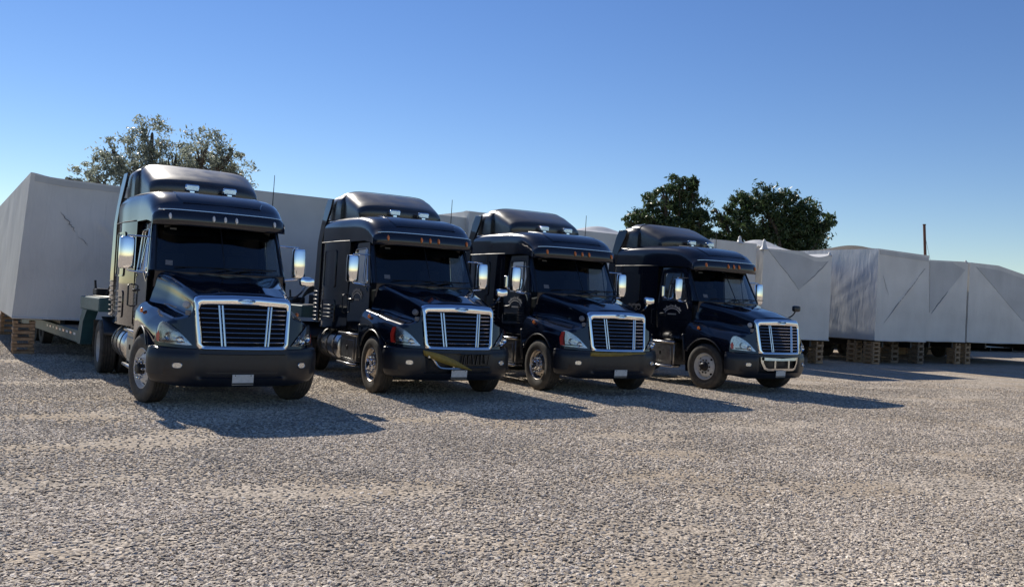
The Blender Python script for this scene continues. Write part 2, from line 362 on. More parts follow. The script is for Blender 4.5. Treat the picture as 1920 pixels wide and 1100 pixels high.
stones()

# ------------------------------------------------------------------ truck
def sW(x): return .11 * min(1, max(0, (-1.78 - x) / .75)) ** .8
def yS(z): return 1.065 if z < 1.9 else 1.065 - .075 * (z - 1.9) / .8
def wrp(y): return 1.4 * max(0., abs(y) - .85) ** 1.6
def fx(y, z): return 1.06 - .25 * y * y + .13 * (1.6 - z) - wrp(y)

def hood_mb():
    K = [-.25, .2, .65, 1.04]
    T = [[(0, 1.90), (.5, 1.925), (.91, 1.935), (.995, 1.68), (1.04, 1.50), (1.14, 1.43), (1.20, 1.32)],
         [(0, 1.845), (.42, 1.85), (.80, 1.825), (.855, 1.60), (.91, 1.46), (1.09, 1.385), (1.185, 1.27)],
         [(0, 1.755), (.4, 1.755), (.73, 1.715), (.775, 1.52), (.83, 1.39), (1.05, 1.305), (1.16, 1.19)],
         [(0, 1.64), (.38, 1.63), (.665, 1.595), (.70, 1.44), (.75, 1.33), (.97, 1.25), (1.10, 1.13)]]
    T = np.array(T); mb = MB(); rows = []
    def sec(xs):
        k = np.clip(np.searchsorted(K, xs) - 1, 0, 2); t = (xs - K[k]) / (K[k + 1] - K[k]); t = min(max(t, 0), 1)
        # smooth (catmull in x)
        a = T[max(k - 1, 0)]; b_ = T[k]; c = T[k + 1]; d = T[min(k + 2, 3)]
        P = .5 * ((2 * b_) + (-a + c) * t + (2 * a - 5 * b_ + 4 * c - d) * t * t + (-a + 3 * b_ - 3 * c + d) * t ** 3) if 0 < k < 2 else b_ + (c - b_) * t
        pts = crom([tuple(p) for p in P], 5)
        # hood crease lines: slight raised centre
        pts = [(y, z + .022 * (1 / (1 + math.exp((abs(y) - .40) * 40)))) for y, z in pts]
        row = []
        fd = min(1, max(0, (xs + .25) / 1.29)) ** 1.5
        for y, z in pts: row.append([xs - .25 * y * y - fd * wrp(y), y, z])
        y, z = pts[-1]; x = xs - .25 * y * y - fd * wrp(y)
        low = .5 + math.sqrt(max(0, .61 ** 2 - x * x)) if abs(x) < .61 else 0
        low = max(low, .88 if x > 0 else .80)
        for q in row:
            if q[1] > 1.0: q[2] = max(q[2], low + .05)
        z = row[-1][2]
        for u in (.35, .7, 1.):
            row.append([x, y + .022 * math.sin(u * 2.2), z + (low - z) * u])
        row.append([x, y - .08, low + .005])
        return row
    for xs in np.linspace(-.25, 1.04, 34): rows.append(sec(float(xs)))
    last = rows[-1]
    for u in np.linspace(0, 1, 9)[0:]:
        r = []
        for x, y, z in last:
            zz = (z - .025) + (.87 - (z - .025)) * u if z > .9 else z
            r.append([fx(y, zz) + .0 if True else x, y, zz])
        rows.append(r)
    mb.grid(rows); mb.mirror()
    return mb

def patch(outline, n=4, off=0., centre_off=0., sgn=1):
    """disc-like patch on the front surface from an outline in (y,z)"""
    c = np.mean(outline, axis=0); loops = []
    for k in range(n + 1):
        t = 1 - k / n; l = []
        for y, z in outline:
            yy, zz = c[0] + (y - c[0]) * t, c[1] + (z - c[1]) * t
            l.append((fx(yy, zz) + off + centre_off * (1 - t * t), sgn * yy, zz))
        loops.append(l)
    mb = MB(); mb.ring(loops); return mb

def grille_loop(inset_s, inset_t, inset_b, off, arch=.03, r=.09):
    t, b_ = 1.60 - inset_t, .855 + inset_b
    yt, yb = .695 - inset_s, .645 - inset_s
    l = rpoly([(-yt, t, 0), (yt, t, 0), (yb, b_, 0), (-yb, b_, 0)], r, 6); l = subdiv_loop(l, 3); o = []
    for y, z, _ in l:
        k = max(0, (z - (t - .2)) / .2)
        z2 = z + arch * (1 - (y / yt) ** 2) * k
        o.append((fx(y, z2) + off, y, z2))
    return o

def text_mesh(txt, size, m_, name):
    cu = bpy.data.curves.new(name, 'FONT'); cu.body = txt; cu.size = size; cu.align_x = 'CENTER'; cu.align_y = 'CENTER'; cu.extrude = .002
    o = bpy.data.objects.new(name, cu); C.objects.link(o); dg = bpy.context.evaluated_depsgraph_get()
    me = bpy.data.meshes.new_from_object(o.evaluated_get(dg)); bpy.data.objects.remove(o); me.materials.clear(); me.materials.append(M[m_]); return me

def bumper_path(n=6):
    half = [(0, 1.15), (.3, 1.135), (.6, 1.08), (.86, .99), (1.0, .915), (1.11, .82), (1.185, .70), (1.205, .62)]
    h = crom(half, n); return [(-y, x) for y, x in h[::-1]][:-1] + h
def bumper_mb(kind):
    mb = MB(); path = bumper_path(); rows = []
    prof = [(-.09, .885), (-.03, .88), (.0, .862), (.012, .80), (.018, .79), (.02, .70), (.02, .62), (.012, .50), (.004, .47), (.0, .455), (-.015, .40), (-.05, .345), (-.12, .325)]
    deep = {'intact': .035, 'open': .16, 'broken': .10}[kind]
    for i, (y, x) in enumerate(path):
        a = path[max(i - 1, 0)]; c = path[min(i + 1, len(path) - 1)]; t = Vector((c[1] - a[1], c[0] - a[0])).normalized(); nx, ny = t.y, -t.x
        if nx < 0 and abs(y) < 1.1: nx, ny = -nx, -ny
        row = []
        for o, z in prof:
            s = 1 / (1 + math.exp((abs(y) - .585) * 60)) if .46 < z < .80 else 0
            zz = z + (.05 * max(0, abs(y) - .85) / .35 if z < .5 else 0)
            row.append((x + nx * (o - deep * s), y + ny * (o - deep * s), zz))
        rows.append(row)
    mb.grid(rows); return mb

def cap_loops(stations, zb, n_exp=3.6, kq=.1, k8=.12, seg=14):
    rows = []
    for xs, zt, wy, fade, zbo in stations:
        row = []
        for k in range(2 * seg + 1):
            a = math.pi * k / (2 * seg); c, s_ = math.cos(a), math.sin(a)
            y = wy * math.copysign(abs(c) ** (2 / n_exp), c); z = (zb + zbo) + (zt - zb - zbo) * s_ ** (2 / n_exp)
            row.append((xs - fade * (kq * y * y + k8 * (abs(y) / 1.0) ** 8), y, z))
        rows.append(row)
    return rows

def wheel(parent, x, y, sgn, style, steer=0., dual=False):
    seg = 40
    def tyre():
        mb = MB(); pr = [(.285, .10), (.30, .128), (.34, .143), (.40, .150), (.455, .143), (.485, .128), (.502, .108)]
        # grooved tread
        tr = []
        for h in (.108, .075, .07, .066, .03, .025, .02, -.02, -.025, -.03, -.066, -.07, -.075, -.108):
            tr.append((.503 if h in (.108, .075, .066, .03, .02, -.02, -.03, -.066, -.075, -.108) else .488, h))
        mb.lathe(pr[:-1] + tr + [(r, -h) for r, h in pr[::-1][1:]], (0, 0, 0), 'y', seg, sgn)
        if dual:
            mb.lathe([(r, h - .33) for r, h in pr[:-1] + tr + [(r, -h) for r, h in pr[::-1][1:]]], (0, 0, 0), 'y', seg, sgn)
        return mb
    t = part('wheel', parent, tyre, 'rubber', 30, key=('tyre', dual, sgn)); t.location = (x, y, .503); t.rotation_euler.z = steer
    def rim():
        mb = MB()
        if not dual:
            mb.lathe([(.292, .10), (.298, .124), (.288, .130), (.280, .118), (.268, .075), (.245, .060), (.215, .088), (.185, .105), (.150, .108), (.105, .108), (.10, .09)], (0, 0, 0), 'y', seg, sgn)
        else:
            mb.lathe([(.292, .10), (.298, .124), (.288, .130), (.280, .11), (.270, .0), (.255, -.06), (.20, -.075), (.14, -.075), (.08, -.075)], (0, 0, 0), 'y', seg, sgn)
        return mb
    part('rim', t, rim, {'white': 'whiterim', 'pale': 'whiterim', 'alloy': 'dirtyalu'}[style], 30, key=('rim', dual, sgn, style))
    def hole():
        mb = MB(); c = Vector((.228, 0, 0)); l0 = []; l1 = []
        for q in range(12):
            b_ = 2 * math.pi * q / 12; p = c + Vector((math.cos(b_) * .020, 0, math.sin(b_) * .028)); rr = math.hypot(p.x, p.z); h = .060 + (.245 - rr) / .030 * .028
            l0.append((p.x, sgn * (h + .004), p.z)); l1.append((p.x, sgn * (h - .02), p.z))
        return mb.ring([l1, l0], (True, True))
    if not dual:
        nh = 4 if style == 'pale' else 10
        for k in range(nh):
            o = part('hand_hole', t, hole, 'void', key=('hole', sgn)); o.rotation_euler.y = 2 * math.pi * (k + .5) / nh
    def hub():
        mb = MB(); d = -.19 if dual else 0
        if dual: mb.lathe([(.11, -.08), (.105, .06), (.09, .085), (.05, .09), (.0, .09)], (0, 0, 0), 'y', 24, sgn)
        else: mb.lathe([(.105, .10), (.10, .125), (.082, .14), (.078, .185), (.06, .20), (.0, .203)], (0, 0, 0), 'y', 24, sgn)
        return mb
    part('hub', t, hub, 'chrome' if style == 'alloy' else 'darksteel', 35, key=('hub', dual, sgn, style == 'alloy'))
    for k in range(10):
        def nut():
            mb = MB(); h0 = -.078 if dual else .105; hh = {'white': .075, 'alloy': .07, 'pale': .03}[style]
            mb.lathe([(.019, h0), (.019, h0 + .02), (.015, h0 + .024), (.014, h0 + hh - .01), (.008, h0 + hh), (0, h0 + hh)], (.142, 0, 0), 'y', 8, sgn); return mb
        o = part('lug_nut', t, nut, 'darksteel' if style == 'pale' else 'chrome', 35, key=('nut', dual, sgn, style)); o.rotation_euler.y = 2 * math.pi * k / 10
    return t

def build_truck(pos, yaw, v, label):
    t = empty('semi_truck', (pos[0], pos[1], 0), yaw - math.pi / 2)
    tag(t, label, 'truck', 'black sleeper trucks parked in a row')
    P = lambda name, mb, m_, ang=38, key=None, par=None, **k: part(name, par if par else t, mb, m_, ang, key or name, **k)
    # --- hood and nose
    P('hood', hood_mb, 'paint', 50)
    def gs():
        mb = MB(); mb.ring([grille_loop(-.005, -.005, -.005, -.02), grille_loop(0, 0, 0, .03), grille_loop(.018, .03, .018, .052), grille_loop(.045, .085, .045, .05), grille_loop(.066, .118, .062, .03, .02, .06), grille_loop(.07, .122, .066, -.03, .02, .06)]); return mb
    g = P('grille', gs, 'chrome', 45)
    def gb():
        return patch([(y, z) for _, y, z in grille_loop(.055, .11, .05, 0, .02, .06)], 7, .010)
    P('grille_mesh', gb, 'void', par=g)
    for k in range(8):
        def bar(k=k):
            z = 1.435 - k * .0665; mb = MB(); yy = .61 - .05 * (1.45 - z) / .6; up_, dn = [], []
            ys = np.linspace(-yy, yy, 15)
            mb.ring([[(fx(y, z) + .012, y, z - .006), (fx(y, z) + .030, y, z - .006), (fx(y, z) + .034, y, z), (fx(y, z) + .030, y, z + .006), (fx(y, z) + .012, y, z + .006)] for y in ys], (True, True)); return mb
        P('bar', bar, 'steelbar', par=g, key=('bar', k))
    for s in (-1, 1):
        for dy, w in ((-.022, .012), (.022, .012)):
            def vb(s=s, dy=dy, w=w):
                mb = MB(); L_ = []
                for z in np.linspace(.915, 1.485, 8):
                    y = s * (.30 + .05 * (z - .9) / .6) + dy; x = fx(y, z) + .034
                    L_.append([(x - .03, y - w, z), (x, y - w, z), (x + .006, y, z), (x, y + w, z), (x - .03, y + w, z)])
                mb.ring(L_, (True, True)); return mb
            P('upright_bar', vb, 'steelbar', par=g, key=('vb', s, dy))
    def badge():
        mb = MB(); z0 = 1.553; L_ = []
        for sc_, of in ((1.0, .045), (1.0, .062), (.90, .066)):
            l = []
            for k in range(28):
                a = 2 * math.pi * k / 28; y = .125 * sc_ * math.copysign(abs(math.cos(a)) ** .75, math.cos(a)); z = z0 + .036 * sc_ * math.copysign(abs(math.sin(a)) ** .75, math.sin(a)); l.append((fx(y, z) + of, y, z))
            L_.append(l)
        mb.ring(L_, (True, True)); return mb
    b_ = P('badge', badge, 'steelbar', par=g)
    if 'txt' not in CACHE: CACHE['txt'] = text_mesh('FREIGHTLINER', .034, 'void', 'badge_lettering')
    o = obj('badge_lettering', CACHE['txt'], g); o.location = (fx(0, 1.553) + .067, 0, 1.553); o.rotation_euler = (math.pi / 2, 0, math.pi / 2)
    # --- head lamps
    hl = crom([(.705, .918), (.80, 1.03), (.92, 1.15), (1.03, 1.225), (1.085, 1.19), (1.108, 1.06), (1.10, .95), (1.02, .932), (.86, .92), (.715, .912)], 3)[:-1]
    for s in (-1, 1):
        h = P('headlight', lambda s=s: patch(hl, 4, .012, .0, s), 'reflector', 50, key=('hl', s))
        P('lens', lambda s=s: patch(hl, 5, .024, .03, s), 'lens', 60, key=('hll', s), par=h)
        def bowl(cy, cz, r, s=s):
            mb = MB(); x0 = fx(cy, cz) + .018
            mb.lathe([(r, .022), (r * 1.04, .03), (r * .92, .02), (r * .5, .004), (.012, .004), (.010, .02), (0, .022)], (x0, s * cy, cz), 'x', 20, 1); return mb
        P('bulb_bowl', lambda s=s: bowl(.865, .985, .05), 'chrome', key=('bb1', s), par=h)
        P('bulb_bowl', lambda s=s: bowl(.985, 1.03, .058), 'chrome', key=('bb2', s), par=h)
        P('bezel_band', lambda s=s: patch([(.80, .95), (.90, .95), (1.06, .955), (1.06, .975), (.90, .965), (.80, .962)], 1, .030, 0, s), 'darksteel', key=('bzb', s), par=h)
        if v['redcorner']:
            P('corner_lens', lambda s=s: patch([(1.06, .945), (1.112, .95), (1.12, 1.08), (1.095, 1.20), (1.055, 1.215), (1.065, 1.08)], 2, .034, .0, s), 'red', key=('crl', s), par=h)
        else:
            P('corner_lens', lambda s=s: patch([(1.085, .945), (1.112, .95), (1.118, 1.04), (1.095, 1.10), (1.08, 1.04)], 2, .034, .0, s), 'red', key=('crs', s), par=h)
        # orange fender lamp
        def ol(s=s):
            mb = MB(); mb.lathe([(.036, 0), (.036, .022), (.028, .034), (0, .036)], (-.225, s * 1.165, 1.345), 'y', 14, s); return mb
        P('side_marker', ol, 'amber', key=('orl', s))
        # wheel-arch lip and rear liner
        def lip(s=s):
            mb = MB(); mb.tube([(.615 * math.cos(a), s * 1.205, .5 + .615 * math.sin(a)) for a in np.linspace(R(38), R(150), 22)], .014, 8); return mb
        P('arch_trim', lip, 'plastic', key=('lip', s))
        def liner(s=s):
            mb = MB(); rows = []
            for a in np.linspace(R(20), R(195), 22): rows.append([(.60 * math.cos(a), s * 1.18, .5 + .60 * math.sin(a)), (.60 * math.cos(a), s * .72, .5 + .60 * math.sin(a))])
            mb.grid(rows); return mb
        P('wheel_arch_liner', liner, 'plastic', key=('lin', s))
        def quarter(s=s):
            mb = MB(); mb.box((-.675, s * 1.12, .88), (.07, .16, .62), Matrix.Rotation(R(-8), 3, 'Y'), ch=.02); return mb
        P('fender_extension', quarter, 'plastic', key=('qf', s))
    # hood emblem stickers on the truck's right flank of the nose
    def emb():
        mb = MB(); c = Vector((.90, -.775, 1.475)); n_ = Vector((.62, -.72, .30)).normalized(); a = n_.orthogonal().normalized(); b2 = n_.cross(a)
        mb.ring([[c + n_ * o_ + (a * math.cos(q) + b2 * math.sin(q)) * r for q in np.linspace(0, 2 * math.pi, 18, endpoint=False)] for r, o_ in ((.05, -.03), (.05, .022), (.042, .026))], (True, True)); return mb
    P('hood_emblem', emb, 'decal' if v['emblem'] == 'bright' else 'decaldim', key=('emb', v['emblem']))
    def emb2():
        mb = MB(); c = Vector((.945, -.755, 1.375)); mb.box(c, (.05, .075, .05), Matrix.Rotation(R(-42), 3, 'Z'), ch=.008); mb.box(c + Vector((.006, -.004, -.03)), (.05, .055, .03), Matrix.Rotation(R(-42), 3, 'Z')); return mb
    P('hood_badge', emb2, 'decaldim')
    # --- bumper
    P('bumper', lambda: bumper_mb(v['bumper']), 'plastic', 45, key=('bmp', v['bumper']))
    for s in (-1, 1):
        def fog(s=s):
            mb = MB(); y, z = .875, .632; c = Vector((.995, s * y, z)); n_ = Vector((.90, s * .40, 0)).normalized(); a = Vector((-n_.y, n_.x, 0)); b2 = Vector((0, 0, 1)); L_ = []
            for r, o_ in ((1.0, -.03), (1.0, .020), (.88, .030), (.82, .02)):
                L_.append([c + n_ * o_ + a * (r * .068 * math.copysign(abs(math.cos(q)) ** .6, math.cos(q))) + b2 * (r * .042 * math.copysign(abs(math.sin(q)) ** .6, math.sin(q))) for q in np.linspace(0, 2 * math.pi, 20, endpoint=False)])
            mb.ring(L_, (True, True)); return mb
        P('fog_lamp', fog, 'reflector', key=('fog', s))
    if v['bumper'] == 'intact':
        def ins():
            mb = MB(); 
            for z in (.53, .60, .67, .74): mb.ring([[(1.105 - .2 * y * y, y, z - .008), (1.135 - .2 * y * y, y, z - .006), (1.135 - .2 * y * y, y, z + .006), (1.105 - .2 * y * y, y, z + .008)] for y in np.linspace(-.50, .50, 11)], (True, True))
            return mb
        P('bumper_slat_insert', ins, 'plastic')
        if v.get('olive'):
            def ol2():
                mb = MB(); rows = []
                for y in np.linspace(-.66, .66, 15): rows.append([(1.195 - .25 * y * y, y, .852), (1.20 - .25 * y * y, y, .79 + .02 * math.sin(3 * y) + .03 * max(0, y)), ])
                mb.grid(rows); return mb
            P('olive_trim_strip', ol2, 'strap', solid=.012)
    else:
        def frame(lo=-.52, hi=.52):
            mb = MB(); L_ = []
            def pt(y, z): return (1.15 - .2 * y * y, y, z)
            outl = [(-.60, .80), (-.50, .795), (0, .775), (.50, .795), (.60, .80), (.585, .68), (.50, .54), (.40, .505), (-.40, .505), (-.50, .54), (-.585, .68)]
            inn = [(-.53, .735), (-.46, .73), (0, .725), (.46, .73), (.53, .735), (.52, .67), (.455, .575), (.38, .555), (-.38, .555), (-.455, .575), (-.52, .67)]
            mb.ring([[Vector(pt(*p)) + Vector((-.03, 0, 0)) for p in outl], [Vector(pt(*p)) + Vector((.01, 0, 0)) for p in outl], [Vector(pt(*p)) + Vector((.014, 0, 0)) for p in inn], [Vector(pt(*p)) + Vector((-.03, 0, 0)) for p in inn]])
            for y in (-.2, .24): mb.box((1.135, y, .645), (.03, .05, .17))
            return mb
        if v['bumper'] == 'open':
            P('bumper_frame', frame, 'alu')
            def th():
                mb = MB(); mb.lathe([(.036, -.02), (.036, .006), (0, .008)], (1.105, -.535, .765), 'x', 16, 1); return mb
            P('tow_hole', th, 'void')
        else:
            def hook():
                mb = MB(); pts = crom([(1.13, -.56, .735), (1.15, -.50, .69), (1.165, -.42, .58), (1.17, -.32, .545), (1.17, -.05, .54), (1.15, .05, .545)], 5)
                mb.tube(pts, .022, 8); mb.box((1.125, -.565, .735), (.05, .07, .05), ch=.01); mb.box((1.15, -.12, .60), (.03, .05, .11), ch=.008); return mb
            P('chrome_tow_bar', hook, 'alu')
            def strap():
                mb = MB(); A = crom([(1.13, -.70, .85), (1.20, -.45, .80), (1.21, -.15, .70), (1.19, .10, .58), (1.17, .22, .52)], 5); B = crom([(1.10, -.66, .76), (1.19, -.45, .67), (1.205, -.15, .58), (1.185, .10, .535), (1.165, .22, .505)], 5)
                mb.grid([A, B]); return mb
            P('yellow_strap', strap, 'strap', solid=.006)
            for k in range(9):
                def rib(k=k):
                    mb = MB(); y = .08 + k * .085; mb.box((1.10 - .2 * y * y + .03, y, .68 + .01 * (k % 3)), (.05, .018, .17 - .015 * (k % 2)), Matrix.Rotation(R(8 * (k % 3 - 1)), 3, 'X')); return mb
                P('exposed_rib', rib, 'treadplate' if False else 'plastic', key=('rib', k))
            def lipb():
                mb = MB(); mb.tube([(1.155 - .2 * y * y, y, .795) for y in np.linspace(.0, .8, 9)], .014, 6); mb.tube([(1.145 - .2 * y * y, y, .56) for y in np.linspace(.05, .8, 9)], .012, 6); return mb
            P('torn_edge', lipb, 'plastic')
    def lp():
        mb = MB(); mb.box((1.155, v['plate'], .44), (.012, .30, .15), Matrix.Rotation(R(4), 3, 'Y'), ch=.004); return mb
    o = P('licence_plate', lp, 'plate', key=('lp', v['plate']))
    def lpf():
        mb = MB()
        for sy in (-1, 1): mb.lathe([(.009, 0), (.009, .006), (0, .006)], (1.160, v['plate'] + sy * .11, .50), 'x', 8, 1)
        mb.box((1.1600, v['plate'], .385), (.006, .30, .022)); return mb
    P('plate_fixings', lpf, 'darksteel', key=('lpf', v['plate']), par=o)
    # --- cab: doors, pillars, windscreen
    def wsp(u, w):      # u -1..1 across, w 0..1 up
        yb, yt = .985, .93; y = u * (yb + (yt - yb) * w); x0 = -.20 - .27 * u * u; x1 = -.66 - .20 * u * u
        z0 = 1.935 + .02 * u * u; z1 = 2.70
        return (x0 + (x1 - x0) * w, y, z0 + (z1 - z0) * w)
    P('windshield', lambda: MB().grid([[wsp(u, w) for w in np.linspace(0, 1, 7)] for u in np.linspace(-1, 1, 19)]), 'glass', 60)
    def wfr():
        mb = MB(); e = [wsp(u, 0) for u in np.linspace(-1, 1, 15)]; e2 = [wsp(u, 1) for u in np.linspace(-1, 1, 15)]
        mb.tube(e, .018, 6); mb.tube(e2, .03, 6)
        mb.tube([wsp(0, 0), wsp(0, .5), wsp(0, 1)], .010, 6)
        for s in (-1, 1): mb.tube([wsp(s, 0), wsp(s, .5), wsp(s, 1)], .022, 6)
        return mb
    P('windshield_seal', wfr, 'plastic')
    def pill():
        mb = MB(); rows = []
        for w in np.linspace(0, 1, 6):
            a = Vector(wsp(1, w)); z = a.z; k = (z - 1.95) / .75; dx = -.585 - .30 * k
            rows.append([a + Vector((.01, .0, 0)), a + Vector((-.03, .045, 0)), Vector((dx + .01, yS(z) - .004, z)), Vector((dx - .06, yS(z) - .006, z))])
        mb.grid(rows); mb.mirror(); 
        # cowl below the windscreen and lower cab front wall
        mb.grid([[(-.18 - .27 * u * u, u * .985, 1.94), (-.20 - .27 * u * u, u * 1.0, 1.70)] for u in np.linspace(-1, 1, 9)])
        return mb
    P('cab_pillars', pill, 'paint', 50)
    def inn():
        mb = MB(); mb.box((-1.15, 0, 1.10), (1.25, 2.06, .10)); mb.box((-.60, 0, 1.55), (.34, 1.96, .62), ch=.05); mb.box((-2.12, 0, 1.9), (.04, 2.06, 1.65)); mb.box((-1.3, 0, 2.73), (1.0, 1.9, .03)); return mb
    P('cab_interior', inn, 'interior')
    for s in (-1, 1):
        def seat(s=s):
            mb = MB(); mb.box((-1.35, s * .55, 1.55), (.5, .52, .16), ch=.04); mb.box((-1.62, s * .55, 1.95), (.14, .50, .72), Matrix.Rotation(R(-8), 3, 'Y'), ch=.05); mb.box((-1.68, s * .55, 2.36), (.10, .28, .16), ch=.03); mb.box((-1.35, s * .55, 1.32), (.3, .3, .34)); return mb
        P('seat', seat, 'interior', key=('seat', s))
    def stw():
        mb = MB(); c = Vector((-.92, .55, 1.90)); n_ = Vector((-.6, 0, .8)); a = Vector((.8, 0, .6)); b2 = Vector((0, 1, 0))
        mb.tube([c + a * .22 * math.cos(q) + b2 * .22 * math.sin(q) for q in np.linspace(0, 2 * math.pi, 25)], .016, 6); mb.tube([c, c - n_ * .35], .03, 8)
        for q in (0, 2.1, 4.2): mb.tube([c, c + a * .22 * math.cos(q) + b2 * .22 * math.sin(q)], .014, 5)
        return mb
    P('steering_wheel', stw, 'interior')
    def visors():
        mb = MB()
        return mb
    for s in (-1, 1): P('sun_visor', lambda s=s: MB().box((-.80, s * .48, 2.60), (.03, .7, .16), Matrix.Rotation(R(20), 3, 'Y'), ch=.01), 'interior', key=('sv', s))
    for k, (ua, ub, wa, wb) in enumerate(((-.86, -.76, .12, .22), (-.80, -.70, .87, .91))):
        P('windshield_sticker', lambda ua=ua, ub=ub, wa=wa, wb=wb: MB().add([Vector(wsp(*q)) + Vector((.004, 0, .002)) for q in ((ua, wa), (ub, wa), (ub, wb), (ua, wb))], [(0, 1, 2, 3)]), 'decaldim', key=('stk', k))
    for s in (-1, 1):
        def wip(s=s):
            mb = MB(); a = Vector(wsp(s * .15 - .25, .0)) + Vector((.03, 0, .0)); b2 = Vector(wsp(s * .15 + .35 if s > 0 else .10, .10)) + Vector((.03, 0, .02)); c = Vector(wsp(s * .15 + (.65 if s > 0 else -.60), .07)) + Vector((.03, 0, .02))
            mb.tube([a, (a + b2) / 2 + Vector((.02, 0, .01)), b2], .010, 5); mb.tube([b2 + (b2 - c) * .8, b2, c], .009, 5); return mb
        P('wiper', wip, 'darksteel', key=('wip', s))
    for s in (-1, 1):
        def door(s=s):
            mb = MB()
            o_ = rpoly([(-.575, 1.86, 0), (-.885, 2.715, 0), (-1.74, 2.715, 0), (-1.74, 1.86, 0)], [.005, .05, .05, .005], 5)
            i_ = rpoly([(-.735, 1.94, 0), (-.965, 2.60, 0), (-1.60, 2.60, 0), (-1.60, 1.94, 0)], .06, 5)
            m_ = [((a[0] + b2[0]) / 2, (a[1] + b2[1]) / 2, 0) for a, b2 in zip(o_, i_)]
            f = lambda l, d: [(x, s * (yS(z) + d), z) for x, z, _ in l]
            mb.ring([f(o_, -.02), f(o_, .004), f(m_, .006), f(i_, .0), f(i_, -.03)])
            xs = np.linspace(-.56, -1.74, 8); rows = []
            for x in xs: rows.append([(x, s * (yS(z) + .004 + .012 * math.sin((z - 1.06) / .8 * math.pi)), z) for z in np.linspace(1.06, 1.862, 9)])
            mb.grid(rows); return mb
        d = P('door', door, 'paint', 40, key=('door', s), solid=.0)
        P('door_window', lambda s=s: MB().add([(x, s * (yS(z) - .015), z) for x, z, _ in rpoly([(-.735, 1.94, 0), (-.965, 2.60, 0), (-1.60, 2.60, 0), (-1.60, 1.94, 0)], .06, 5)], [tuple(range(20))]), 'glass', key=('dwin', s), par=d)
        def dtrim(s=s):
            mb = MB(); l = [(x, s * (yS(z) + .002), z) for x, z, _ in rpoly([(-.735, 1.94, 0), (-.965, 2.60, 0), (-1.60, 2.60, 0), (-1.60, 1.94, 0)], .06, 5)]; mb.tube(l + [l[0]], .011, 6)
            mb.tube([(-.98, s * (yS(1.95) + .0), 1.95), (-1.06, s * (yS(2.6) - .002), 2.59)], .010, 6); return mb
        P('window_trim', dtrim, 'steelbar' if v['trim'] else 'plastic', key=('dtr', s, v['trim']), par=d)
        def hnd(s=s):
            mb = MB(); mb.tube(crom([(-1.60, s * 1.07, 1.60), (-1.60, s * 1.12, 1.62), (-1.46, s * 1.12, 1.63), (-1.44, s * 1.07, 1.63)], 4), .014, 6); mb.box((-1.52, s * 1.075, 1.61), (.22, .016, .09), ch=.006); return mb
        P('handle', hnd, 'plastic', key=('hnd', s), par=d)
        def seam(s=s):
            mb = MB()
            for l in ([(-1.752, 1.06), (-1.752, 2.70)], [(-.565, 1.06), (-.565, 1.86)], [(-.565, 1.05), (-1.75, 1.05)]):
                mb.tube([(x, s * (yS(z) + .002), z) for x, z in l], .009, 5)
            return mb
        P('door_gap', seam, 'void', key=('dgap', s), par=d)
    if v['logo']:
        def logo():
            mb = MB(); cx, cz, y0 = -1.20, 1.62, -(1.065 + .022)
            def P2(r, a, k=1.): return (cx - r * math.cos(a) * 1.35, y0, cz + r * math.sin(a) * k)
            rows = [[P2(.175, a, .72), P2(.195 + .012 * math.sin(a), a, .72)] for a in np.linspace(R(12), R(168), 26)]; mb.grid(rows)
            # arched row of letter strokes, a base line and a small crest
            for i, a in enumerate(np.linspace(R(28), R(152), 15)):
                h = .045 if i % 3 else .065
                w = .020 if i % 2 else .012
                p = Vector(P2(.212, a, .80)); u_ = Vector((-math.cos(a), 0, math.sin(a))); q = Vector((math.sin(a), 0, math.cos(a)))
                mb.add([p - q * w, p + q * w, p + q * w * .7 + u_ * h, p - q * w * .7 + u_ * h], [(0, 1, 2, 3)])
            for i in range(11):
                x = cx + .13 - i * .026; mb.add([(x, y0, cz - .012), (x - .016, y0, cz - .012), (x - .016, y0, cz + .018 + .008 * (i % 2)), (x, y0, cz + .018)], [(0, 1, 2, 3)])
            return mb
        P('door_logo', logo, 'decal' if v['logo'] == 2 else 'decaldim', key=('logo', v['logo']))
    if v.get('sticker'):
        P('square_sticker', lambda: MB().box((-1.83, -1.078, 1.36), (.15, .006, .17)), 'decal')
    if v.get('sleeperlogo'):
        def sl():
            mb = MB(); 
            for i in range(3):
                c = (-2.60 + .17 * i, -1.212, 1.76); mb.ring([[(c[0] + r * math.cos(q), c[1], c[2] + r * math.sin(q)) for q in np.linspace(0, 2 * math.pi, 18, endpoint=False)] for r in (.075, .062)])
            for i in range(8): mb.box((-2.62 + .055 * i, -1.2, 1.80), (.03, .003, .05))
            return mb
        P('sleeper_emblem', sl, 'decaldim')
    # --- sleeper
    def slp():
        mb = MB(); yy = lambda z: 1.083 - .012 * max(0, z - 1.9)
        wx = lambda x: sW(x)
        for s in (-1, 1):
            mb.grid([[(x, s * (yy(z) + sW(x) + (.0 if x > -3.2 else -.03)), z) for z in np.linspace(1.02, 2.78, 10)] for x in (-1.76, -1.80, -1.9, -2.1, -2.3, -2.55, -2.8, -3.18, -3.26)], flip=s < 0)
            mb.grid([[(x, s * (yS(z) - .03), z) for z in np.linspace(1.02, 2.78, 10)] for x in (-1.73, -1.80)])
        mb.grid([[(-3.26, y, z) for z in np.linspace(1.02, 3.25, 6)] for y in np.linspace(-1.15, 1.15, 6)])
        mb.box((-1.95, 0, 1.03), (2.6, 2.08, .04)); mb.box((-2.5, 0, 2.76), (1.5, 2.06, .02)); return mb
    P('sleeper', slp, 'paint', 35)
